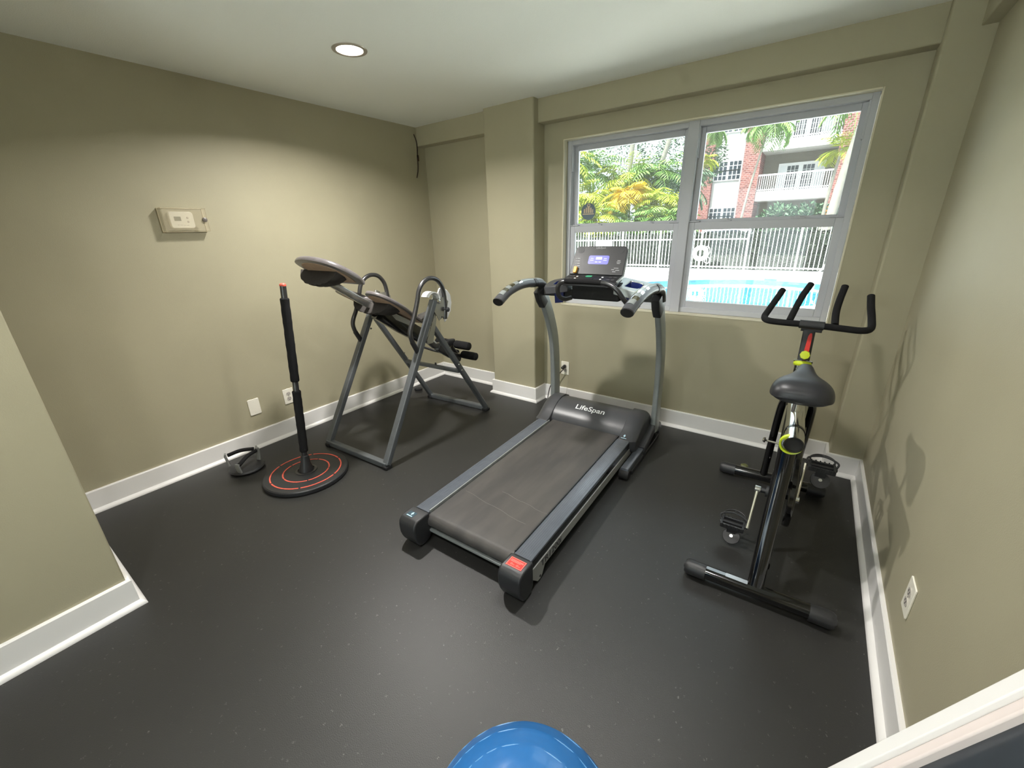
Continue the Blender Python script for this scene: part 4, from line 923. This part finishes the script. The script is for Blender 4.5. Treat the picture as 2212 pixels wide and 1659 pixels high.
for s in (-1, 1):
    x_ = 3.166 if s < 0 else 3.322; py, pz = (-1.150, .100) if s < 0 else (-.952, .418)
    bm = new(); a_, b_ = Vector((x_, -1.05, .27)), Vector((x_+.008*s, py, pz))
    sweep(bm, [a_, a_+(b_-a_)*.25, a_+(b_-a_)*.75, b_], rprof(.028, .014, .005), up=(1, 0, 0), scales=[(1.0, 1), (.8, .85), (.65, .75), (.75, .9)]); cr_ = obj('crank_arm', bm, arm, bk)
    bm = new(); lathe(bm, [(0, -.012), (.017, -.012), (.017, .012), (0, .012)], a_, (1, 0, 0), 18); obj('crank_boss', bm, M['chrome'], cr_)
    # pedal with cage, hanging basket
    px_ = x_+.070*s; py2 = py-.005
    bm = new(); tube(bm, [(x_+.006*s, py, pz), (x_+.128*s, py2, pz)], .007, 10)
    for dy in (-.032, .032): box(bm, (px_, py2+dy, pz), (.100, .010, .022))
    for dx in (-.047, .047): box(bm, (px_+dx, py2, pz), (.010, .07, .020))
    box(bm, (px_, py2, pz), (.085, .018, .018))
    for k in range(6):
        for dy in (-.037, .037): box(bm, (px_-.042+.017*k, py2+dy, pz+.006), (.006, .005, .018))
    pdl = obj('pedal', bm, M['blk'], bk, bev=.0015)
    bm = new()
    tube(bm, spline([(px_-.045, py2+.03, pz+.004), (px_-.046, py2+.065, pz+.014), (px_-.02, py2+.088, pz+.020), (px_+.02, py2+.088, pz+.020), (px_+.046, py2+.065, pz+.014), (px_+.045, py2+.03, pz+.004)], 6), .004, 8)
    tube(bm, spline([(px_-.052, py2+.01, pz), (px_-.056, py2+.025, pz+.026), (px_, py2+.04, pz+.038), (px_+.056, py2+.025, pz+.026), (px_+.052, py2+.01, pz)], 6), .0045, 8)
    tube(bm, spline([(px_, py2+.04, pz+.038), (px_, py2+.07, pz+.030), (px_, py2+.088, pz+.020)], 4), .0045, 8)
    obj('toe_cage', bm, M['blk'], pdl)
    bm = new(); lathe(bm, [(0, 0), (.037, 0), (.039, .003), (.037, .006), (0, .007)], (px_+.004, py2-.018, pz-.058), (0, -.75, .66), 28)
    box(bm, (px_, py2-.012, pz-.026), (.04, .006, .04)); hp_ = obj('cleat_plate', bm, M['blk'], pdl)
    bm = new(); lathe(bm, [(0, 0), (.0075, 0), (.0075, .0015), (0, .0015)], (px_+.004, py2-.0235, pz-.0530), (0, -.75, .66), 14); obj('cleat_bolt', bm, M['zinc'], pdl)
bm = new(); lathe(bm, [(0, 0), (.006, 0), (.006, .03), (.020, .034), (.022, .046), (.014, .052), (0, .052)], (3.060, -.43, .0), (0, 0, 1), 16)
kb = obj('floor_peg', bm, mat('dull olive knob', (92, 96, 56), .5)); tag(kb, 'small dull yellow green knob on the floor behind the front foot of the bike', 'adjusting piece')

# ================================================================ BALL
BR = .228; BC = Vector((2.92, -2.74, BR))
bm = new(); sphere(bm, BC, BR, 96, 64)
ax_ = Vector((.12, -.30, .95)).normalized()
for v in bm.verts:      # moulded ridges and pleats round the valve
    d = (v.co-BC).normalized(); a_ = math.degrees(math.acos(max(-1, min(1, d.dot(ax_)))))
    h = 0
    for r0 in (28, 44, 58, 72, 90, 108): h += .0022*math.exp(-((a_-r0)/.9)**2)
    v.co = BC+d*(BR+h)
bl = obj('exercise_ball', bm, M['ball'], sharp=180); tag(bl, 'shiny blue exercise ball with ridged rings on the floor in front of the camera', 'ball')
for r0 in (28, 44, 58, 72):
    bm = new(); rr = BR*math.sin(math.radians(r0)); hh_ = BR*math.cos(math.radians(r0)); x_, y_, z_ = frame_z(ax_)
    tube(bm, [BC+ax_*hh_+x_*rr*math.cos(2*PI*k/72)+y_*rr*math.sin(2*PI*k/72) for k in range(72)], .0017, 8, closed=True)
    obj('moulded_ridge', bm, mat('ridge blue %d' % r0, (84, 142, 194), .35), bl)

# ================================================================ LEANING FRAMED PANEL (bottom right)
la = Vector((.346, 0, .938)).normalized(); ln = Vector((-.938, 0, .346)); ly = Vector((0, -1, 0)); Lm = 1.14; Wm = .62; o_ = Vector((3.202, -2.392, .004))
fp_ = thing('framed_panel', 'white framed dark glass panel leaning on the right wall at the lower right', 'mirror', (3.35, -2.7, 0))
bm = new()
def lbx(bm, a0, a1, l0, l1, t0, t1): # along width (-y), along length, thickness along normal (back negative)
    prism(bm, [(a0, l0), (a1, l0), (a1, l1), (a0, l1)], o_+ln*t0, ly, la, ln, t1-t0)
for a in ((0, .026, 0, Lm), (Wm-.026, Wm, 0, Lm), (.026, Wm-.026, 0, .026), (.026, Wm-.026, Lm-.026, Lm)): lbx(bm, *a, -.022, 0)
obj('outer_frame', bm, M['frame'], fp_, bev=.002)
bm = new()
for a in ((.026, .045, .026, Lm-.026), (Wm-.045, Wm-.026, .026, Lm-.026), (.045, Wm-.045, .026, .045), (.045, Wm-.045, Lm-.045, Lm-.026)): lbx(bm, *a, -.024, -.008)
obj('inner_lip', bm, M['frame2'], fp_, bev=.003)
bm = new(); lbx(bm, .045, Wm-.045, .045, Lm-.045, -.024, -.020); gl_ = obj('glass', bm, M['slate'], fp_)
bm = new(); lbx(bm, .15, .162, .2, Lm-.07, -.020, -.018); lbx(bm, .075, .15, .2, .33, -.020, -.0185); obj('dark_seam', bm, M['dark'], gl_)
bm = new(); lbx(bm, .085, .12, .35, .62, -.020, -.0186); lbx(bm, .175, .21, .5, .9, -.020, -.0186); obj('light_strip', bm, M['slate2'], gl_)
# ================================================================ OUTSIDE
def B(x, z, Y=31.0):     # facade measurements taken at a nominal depth of 22 m, carried to the real depth
    k = (Y+3.1149)/25.115; return 3.195+(x-3.195)*k, 1.485+(z-1.485)*k
# pool outline (x, y)
POOL = [(p.x, p.y) for p in spline([(-1.2, 9.3, 0), (-.3, 10.4, 0), (.9, 11.2, 0), (2.2, 11.45, 0), (3.5, 10.9, 0), (4.9, 9.9, 0), (5.3, 8.4, 0), (4.3, 7.3, 0), (3.2, 6.6, 0), (2.3, 5.6, 0), (1.3, 4.9, 0), (.1, 4.8, 0), (-1.1, 5.6, 0), (-1.7, 7.4, 0)], 8, closed=True)]
# deck with a pool shaped opening
bm = new(); outer_v = []; n = len(POOL)
pc = (1.9, 8.1)
for (x, y) in POOL:
    dx, dy = x-pc[0], y-pc[1]; s = min((16/abs(dx)) if abs(dx) > 1e-4 else 1e9, ((5.6 if dy > 0 else 7.9)/abs(dy)) if abs(dy) > 1e-4 else 1e9)
    outer_v.append((pc[0]+dx*s, pc[1]+dy*s))
I0 = [bm.verts.new((x, y, -.02)) for x, y in POOL]; O0 = [bm.verts.new((x, y, -.02)) for x, y in outer_v]; I1 = [bm.verts.new((x, y, -.10)) for x, y in POOL]
for k in range(n):
    k2 = (k+1) % n; bm.faces.new((I0[k], O0[k], O0[k2], I0[k2])); bm.faces.new((I0[k], I0[k2], I1[k2], I1[k]))
struct('pool_deck', bm, M['deck'], sharp=30)
bm = new(); box2(bm, (-30, 13.7, -.16), (34, 60, -.06)); box2(bm, (-30, .2, -.2), (-14, 13.7, -.06)); box2(bm, (17.5, .2, -.2), (34, 13.7, -.06)); struct('ground', bm, M['asph'])
pl_ = thing('swimming_pool', 'free form swimming pool with blue water and tile band outside the window', 'pool', (1.9, 8.1, -.02))
bm = new(); I = [bm.verts.new((x, y, -.05)) for x, y in POOL]; J = [bm.verts.new((x, y, -.21)) for x, y in POOL]
for k in range(n): bm.faces.new((I[k], I[(k+1) % n], J[(k+1) % n], J[k]))
bm.normal_update(); obj('tile_band', bm, M['tile'], pl_)
bm = new(); J = [bm.verts.new((x, y, -.20)) for x, y in POOL]; K = [bm.verts.new((pc[0]+(x-pc[0])*.97, pc[1]+(y-pc[1])*.97, -1.5)) for x, y in POOL]
for k in range(n): bm.faces.new((J[k], J[(k+1) % n], K[(k+1) % n], K[k]))
bm.faces.new(K); obj('pool_basin', bm, M['poolshell'], pl_)
bm = new(); bm.faces.new([bm.verts.new((x, y, -.17)) for x, y in POOL]); obj('water', bm, M['water'], pl_)
# hand rail by the pool
hr = thing('pool_handrail', 'pale metal handrail standing at the far edge of the pool', 'handrail', (3.45, 10.95, -.02))
for dx in (0, .45):
    bm = new(); tube(bm, spline([(3.28+dx, 10.75, -.5), (3.27+dx, 10.8, .1), (3.38+dx, 10.95, .33), (3.52+dx, 11.25, .58), (3.60+dx, 11.4, .66), (3.64+dx, 11.5, .60), (3.64+dx, 11.55, -.02)], 6), .022, 10); obj('rail', bm, M['railw'], hr)
# fence
FY = 13.5
fe = thing('picket_fence', 'long white metal picket fence behind the pool', 'fence', (1.2, FY, -.02))
px_s = [1.2+1.47*k for k in range(-8, 8)]
for k, x in enumerate(px_s):
    bm = new(); box2(bm, (x-.03, FY-.03, -.02), (x+.03, FY+.03, 1.5)); obj('post', bm, M['railw'], fe)
    if k < len(px_s)-1:
        bm = new()
        for j in range(1, 12): box2(bm, (x+j*.1225-.0095, FY-.0095, .04), (x+j*.1225+.0095, FY+.0095, 1.46))
        box2(bm, (x+.03, FY-.018, 1.40), (x+1.44, FY+.018, 1.44)); box2(bm, (x+.03, FY-.018, .07), (x+1.44, FY+.018, .11))
        if x < .3: box2(bm, (x+.03, FY-.018, 1.00), (x+1.44, FY+.018, 1.035))
        obj('picket_panel', bm, M['railw'], fe)
bm = new(); tube(bm, [(-.24+.20*math.cos(2*PI*k/40), FY-.10, .55+.20*math.sin(2*PI*k/40)) for k in range(40)], .072, 12, closed=True); lr = obj('life_ring', bm, M['ring']); tag(lr, 'white life ring with rope hanging on the picket fence', 'life ring')
bm = new(); tube(bm, spline([(-.2, FY-.16, .72), (.0, FY-.15, .78), (.08, FY-.15, .62), (.02, FY-.15, .45), (.10, FY-.15, .36), (.06, FY-.15, .22), (-.06, FY-.15, .26), (-.02, FY-.15, .42)], 6), .012, 6); obj('rope', bm, M['ring'], lr)
bm = new(); box2(bm, (-4.34, FY-.06, .80), (-3.62, FY-.04, .98)); tag(obj('fence_sign', bm, M['railw']), 'blank white rectangular sign fixed to the picket fence on the left', 'sign')

# foliage helpers
def leafbm(bm, p, d, up, ln_, w):
    d = Vector(d).normalized(); s = d.cross(Vector(up)).normalized()*w*.5; m_ = p+d*ln_*.45; e = p+d*ln_-Vector((0, 0, ln_*.12))
    a = bm.verts.new(p); b = bm.verts.new(m_+s); c = bm.verts.new(e); f = bm.verts.new(m_-s); bm.faces.new((a, b, c, f))
def frond(bm, base, az_, el, ln_, droop, nl, ll, rng, wl=.035):
    h = Vector((math.cos(az_), math.sin(az_), 0)); pts = []
    p = Vector(base); e = el
    st_ = ln_/nl
    for k in range(nl+1):
        pts.append(p.copy()); d = h*math.cos(e)+Vector((0, 0, math.sin(e))); p = p+d*st_; e -= droop/nl
    side = Vector((-math.sin(az_), math.cos(az_), 0))
    for k in range(nl):
        a, b = pts[k], pts[k+1]; w = .012
        bm.faces.new([bm.verts.new(v) for v in (a-side*w, a+side*w, b+side*w*.8, b-side*w*.8)])
        if k < 2: continue
        t = k/nl; l2 = ll*math.sin(PI*min(1, .18+t*.82))**.6
        d = (b-a).normalized()
        for s in (-1, 1):
            dd = side*s*.85+d*.55+Vector((0, 0, -.25+rng.uniform(-.12, .12))); leafbm(bm, a, dd, (0, 0, 1), l2*rng.uniform(.8, 1.1), wl)
def crown(c, nf, ln_, ll, rng, el0=(-.2, 1.2), nl=13, wl=.05, droop=1.7):
    bm = new()
    for k in range(nf): frond(bm, c, k*2.399+rng.uniform(-.2, .2), rng.uniform(*el0), ln_*rng.uniform(.8, 1.1), droop*rng.uniform(.7, 1.2), nl, ll, rng, wl)
    return bm
def palm(base, top, r, label, seed, cm, ln_=2.0, nf=18, bend=.3, ll=.55, droop=2.0):
    rng = random.Random(seed); t = thing('palm_tree', label, 'palm', base, 0, 'tall palms outside')
    a, b = Vector(base), Vector(top); m_ = (a+b)/2+Vector((-bend*.3, 0, 0))
    bm = new(); P = spline([a, m_, b], 10); tube(bm, P, r, 12, scales=[(1.25-.5*k/(len(P)-1))*(1+.05*(k % 2)) for k in range(len(P))]); obj('trunk', bm, M['trunk'], t)
    obj('crown', crown(b, nf, ln_, ll, rng, droop=droop, wl=.07), M[cm], t, smooth=False); return t
# two slender palms in the left pane
palm((-5.9, 20.5, -.06), (-5.55, 20.5, 7.6), .14, 'upright slender palm with pale trunk in the left half of the window', 1, 'leafy', 2.4)
palm((-5.2, 20.5, -.06), (-3.35, 20.5, 7.2), .13, 'slender palm with pale trunk leaning right in the left half of the window', 2, 'leafg', 2.4)
# palms in front of the flats
k_ = lambda x, z, Y: (3.195+(x-3.195)*(Y+3.115)/19.115, Y, 1.485+(z-1.485)*(Y+3.115)/19.115)
a, b = k_(.40, 1.0, 22), k_(.98, 4.75, 22); palm((a[0], 22, -.06), b, .05, 'palm with drooping green fronds in front of the middle brick column', 3, 'leafg', 1.55, 24, ll=.6, droop=2.6)
b = k_(-1.05, 5.0, 24); palm((b[0]-1.2, 24, -.06), b, .06, 'palm with drooping fronds at the left edge of the right window half', 4, 'leafg', 1.5, 22, ll=.55, droop=2.6)
b = k_(-1.12, 3.75, 23); palm((b[0]-.9, 23, -.06), b, .05, 'low yellow green palm in front of the left brick column', 5, 'leafy', 1.0, 16, ll=.4)
a, b = k_(3.25, 1.0, 19), k_(3.72, 5.4, 19); palm((a[0], 19, -.06), b, .15, 'thick pale palm trunk at the right edge of the window', 6, 'leafg', 2.2)
b = k_(3.22, 3.75, 20); palm((b[0]-.1, 20, -.06), b, .06, 'short palm with bright green upright leaves near the right edge', 7, 'leafy', .95, 16, ll=.45, droop=1.4)
# areca clumps, each a thing
rng = random.Random(11); spots = []
AL = ['yellow green', 'green', 'golden', 'dark green']
cl = [(-8.0, 17.2, 6.2, 'leafy', 2.3), (-7.1, 16.2, 3.6, 'leafy', 1.9), (-6.9, 18.2, 5.6, 'leafg', 2.3), (-5.9, 16.8, 3.5, 'leafy', 1.8), (-5.3, 15.8, 2.4, 'leafy', 1.6), (-5.0, 18.4, 4.9, 'leafy', 2.1),
      (-4.3, 16.6, 3.8, 'leafo', 1.3), (-3.9, 15.8, 2.2, 'leafg', 1.6), (-3.7, 18.6, 4.9, 'leafg', 2.2), (-2.9, 16.9, 3.2, 'leafy', 1.6), (-2.3, 15.9, 2.3, 'leafg', 1.6), (-3.1, 19.0, 4.6, 'leafd', 2.1), (-9.2, 18.5, 6.8, 'leafy', 2.4), (-6.2, 15.3, 1.8, 'leafg', 1.4), (-8.6, 15.8, 2.2, 'leafg', 1.7)]
nm_ = ['tall yellow green areca palm at the left edge of the left pane', 'yellow green areca palm low at the left edge of the left pane', 'tall green areca palm behind the yellow ones', 'yellow green areca palm left of the pale trunks', 'low yellow green areca palm behind the picket fence on the left', 'tall yellow green areca palm directly behind the pale trunks',
       'golden leaved areca palm beside the pale palm trunks', 'low green areca palm below the two pale trunks', 'tall green areca palm right of the pale trunks', 'yellow green areca palm right of the leaning trunk', 'low green areca palm at the right edge of the left pane', 'tall dark green areca palm behind the window mullion', 'tallest yellow green areca palm beyond the left window edge', 'small green areca palm just behind the fence on the left', 'green areca palm behind the fence beyond the left window edge']
for i, (x, y, z, m_, ln_) in enumerate(cl):
    t = thing('areca_palm', nm_[i], 'palm', (x, y, -.06), group='areca palms behind the fence')
    bm = new()
    for s in range(5): tube(bm, [(x+rng.uniform(-.3, .3), y+rng.uniform(-.2, .2), -.06), (x+rng.uniform(-.15, .15), y, z*.72)], .04, 6)
    obj('stems', bm, M['leafy'], t)
    bm = crown((x, y, z*.72), 34, ln_, .62, rng, el0=(.0, 1.45), nl=14, wl=.075, droop=2.0); obj('fronds', bm, M[m_], t, smooth=False)
# broad leaf trees far left behind, and hedge
def leafball(c, r, n_, w, rng, sz=1):
    bm = new()
    for k in range(n_):
        d = Vector((rng.gauss(0, 1), rng.gauss(0, 1), rng.gauss(0, 1))).normalized(); q = Vector(c)+Vector((d.x*r[0], d.y*r[1], d.z*r[2]))*rng.uniform(.72, 1.05)
        leafbm(bm, q, d+Vector((rng.uniform(-.8, .8), rng.uniform(-.8, .8), rng.uniform(-.6, .6))), (rng.uniform(-1, 1), rng.uniform(-1, 1), 1), w*rng.uniform(.7, 1.4), w*.55)
    return bm
for i, (c, r, m_, lb_) in enumerate([((-8.5, 25, 5.0), (2.4, 2, 2.4), 'leafd', 'dark leafy tree far behind the areca palms at the left'), ((-4.2, 26, 5.4), (2.0, 2, 1.9), 'leafd', 'dark leafy tree far behind the leaning palm')]):
    t = thing('leafy_tree', lb_, 'tree', (c[0], c[1], -.06), 0, 'leafy trees in the distance'); bm = new(); tube(bm, [(c[0], c[1], -.06), c], .18, 8, scales=[1.2, .6]); obj('trunk', bm, M['trunk'], t); obj('foliage', leafball(c, r, 4200, .17, rng), M[m_], t, smooth=False)
bm = new()
core = new(); box2(core, (-10, 14.35, -.06), (16, 14.95, 1.12)); tmpm = bpy.data.meshes.new('t'); core.to_mesh(tmpm); bm.from_mesh(tmpm); core.free(); bpy.data.meshes.remove(tmpm)
for k in range(9000):
    x = rng.uniform(-10, 16) if k % 3 else rng.uniform(-4, 6); f = rng.random(); q = Vector((x, 14.33+rng.uniform(-.06, .03), rng.uniform(0, 1.18))) if f < .7 else Vector((x, rng.uniform(14.3, 14.95), 1.13+rng.uniform(-.02, .08)))
    leafbm(bm, q, (rng.uniform(-1, 1), rng.uniform(-1, .2), rng.uniform(-.4, 1)), (rng.uniform(-1, 1), .4, rng.uniform(.2, 1)), .13, .07)
tag(obj('clipped_hedge', bm, M['hedge'], smooth=False), 'long clipped dark green hedge behind the picket fence', 'hedge')
for i, (x, lbz) in enumerate([(4.3, 'dark leafy shrub under the balcony near the middle brick column'), (6.3, 'dark leafy shrub under the middle of the balcony'), (2.9, 'dark leafy shrub at the foot of the middle brick column')]):
    t = thing('shrub', lbz, 'shrub', (x-1.8, 26+i*.3, -.06), 0, 'shrubs under the balconies'); bm = new(); tube(bm, [(x-1.8, 26+i*.3, -.06), (x-1.8, 26+i*.3, 1.2)], .06, 6); obj('stem', bm, M['trunk'], t)
    obj('foliage', leafball((x-1.8, 26+i*.3, 1.25), (1.25, .9, 1.15), 1000, .26, rng), M['leafd'], t, smooth=False)
q = k_(3.62, 2.2, 21); t = thing('flowering_shrub', 'shrub with orange blossom at the lower right of the window', 'shrub', (q[0], 21, -.06))
obj('foliage', leafball((q[0], 21, 1.5), (.6, .5, 1.3), 380, .2, rng), M['leafd'], t, smooth=False); obj('blossom', leafball((q[0], 20.9, 1.9), (.55, .5, .8), 130, .16, rng), M['flower'], t, smooth=False)

# apartment building
ap = thing('apartment_building', 'white apartment building with brick columns and white balconies', 'building', (B(0, 0)[0], 31, -.06))
def bx(nm, x0, x1, z0, z1, y0, y1, m, par=None, **kw):
    X0, Z0 = B(x0, z0); X1, Z1 = B(x1, z1); bm = new(); box2(bm, (X0, y0, max(Z0, -.06)), (X1, y1, Z1)); return obj(nm, bm, M[m], par or ap, **kw)
bx('wall', -2.6, 0.0, -.5, 9, 31.0, 38, 'stucco'); bx('recessed_wall', 0.2, 3.3, -.5, 9, 32.6, 38, 'stucco_shade'); bx('wall', 3.4, 9, -.5, 9, 31.0, 38, 'stucco')
bx('brick_column', -2.42, -1.88, -.5, 9, 30.6, 31.2, 'brick'); bx('brick_column', -.60, .20, -.5, 9, 30.4, 32.8, 'brick'); bx('brick_column', 3.12, 3.8, -.5, 9, 30.4, 32.8, 'brick')
def gridwin(x0, x1, z0, z1, y, nx, nz, blind=0):
    w = bx('window', x0-.04, x1+.04, z0-.03, z1+.03, y-.06, y, 'railw'); X0, Z0 = B(x0, z0); X1, Z1 = B(x1, z1)
    bm = new(); cw = (X1-X0)/nx; ch = (Z1-Z0)/nz
    for i in range(nx):
        for j in range(nz): box2(bm, (X0+i*cw+.025, y-.075, Z0+j*ch+.025), (X0+(i+1)*cw-.025, y-.065, Z0+(j+1)*ch-.025))
    obj('panes', bm, M['pane'], w); return w
for z0, z1 in ((3.60, 4.44), (5.72, 6.55), (1.48, 2.30)):
    gridwin(-1.84, -1.27, z0, (z0+z1)/2, 31, 3, 2); gridwin(-1.84, -1.27, (z0+z1)/2, z1, 31, 3, 2); gridwin(-1.2, -.64, z0, (z0+z1)/2, 31, 3, 2); gridwin(-1.2, -.64, (z0+z1)/2, z1, 31, 3, 2)
for zs in (.36, 2.52, 4.66, 6.80):
    bx('balcony_slab', .18, 3.16, zs, zs+.42, 30.5, 32.7, 'stucco')
    if zs > 2:
        r_b = bx('balcony_railing', .2, 3.14, zs+1.09, zs+1.16, 30.52, 30.60, 'railw'); X0, Z0 = B(.2, zs+.42); X1, Z1 = B(3.14, zs+1.1); bm = new(); nb = 34
        for k in range(nb+1): x = X0+(X1-X0)*k/nb; box2(bm, (x-.018, 30.54, Z0), (x+.018, 30.58, Z1))
        box2(bm, (X0, 30.54, Z0+.06), (X1, 30.58, Z0+.12)); obj('balusters', bm, M['railw'], r_b)
        # french doors
        fd = bx('door_frame', .85, 2.75, zs+.42, zs+1.70, 32.5, 32.6, 'railw')
        for xa in (1.22, 1.86):
            X0, Z0 = B(xa, zs+.50); X1, Z1 = B(xa+.48, zs+1.58); bm = new(); cw = (X1-X0)/3; ch = (Z1-Z0)/5
            for i in range(3):
                for j in range(5): box2(bm, (X0+i*cw+.02, 32.47, Z0+j*ch+.02), (X0+(i+1)*cw-.02, 32.49, Z0+(j+1)*ch-.02))
            obj('panes', bm, M['pane'], fd)
        for xa in (.92, 2.42):
            X0, Z0 = B(xa, zs+.50); X1, Z1 = B(xa+.24, zs+1.58); bm = new(); box2(bm, (X0, 32.47, Z0), (X1, 32.49, Z1)); obj('side_light', bm, mat('curtained glass %.1f%.1f' % (xa, zs), (206, 210, 212), .4), fd)
bx('roof', -2.7, 9.1, 9, 9.2, 30.2, 38.2, 'stucco')
# lamp post in front of the wall
q0, q1 = k_(.1, .9, 24), k_(.28, 5.4, 24)
lp = thing('lamp_post', 'thin white lamp post in front of the white wall beside the brick column', 'lamp post', (q0[0], 24, -.06))
bm = new(); tube(bm, [(q1[0], 24, -.06), (q1[0], 24, 6.6)], .035, 8); obj('post', bm, M['sidebar'], lp)
bm = new(); lathe(bm, [(0, 0), (.12, .05), (.15, .3), (.05, .4), (0, .42)], (q1[0], 24, 6.6), (0, 0, 1), 14); obj('lantern', bm, M['railw'], lp)
# parked car behind the fence
cx, cy = -.05, 17.2
car = thing('parked_car', 'white car parked behind the picket fence and hedge', 'car', (cx, cy, -.06))
prof = [(-2.1, .3), (-2.15, .6), (-2.05, .82), (-1.3, .95), (-.75, 1.38), (.6, 1.42), (1.25, 1.02), (2.0, .9), (2.15, .62), (2.1, .3)]
bm = new(); prism(bm, prof, (cx, cy-.85, -.06), (1, 0, 0), (0, 0, 1), (0, 1, 0), 1.7); obj('body', bm, M['carpaint'], car, bev=.06, seg=3)
bm = new(); prism(bm, [(-1.1, .98), (-.68, 1.31), (.5, 1.35), (1.0, 1.03)], (cx, cy-.87, -.06), (1, 0, 0), (0, 0, 1), (0, 1, 0), 1.74); obj('side_windows', bm, M['pane'], car)
for dx in (-1.35, 1.35):
    for dy in (-.86, .66):
        bm = new(); lathe(bm, [(0, 0), (.2, 0), (.32, .02), (.33, .18), (.2, .2), (0, .2)], (cx+dx, cy+dy, .27), (0, 1, 0), 24); obj('wheel', bm, M['tyre'], car)
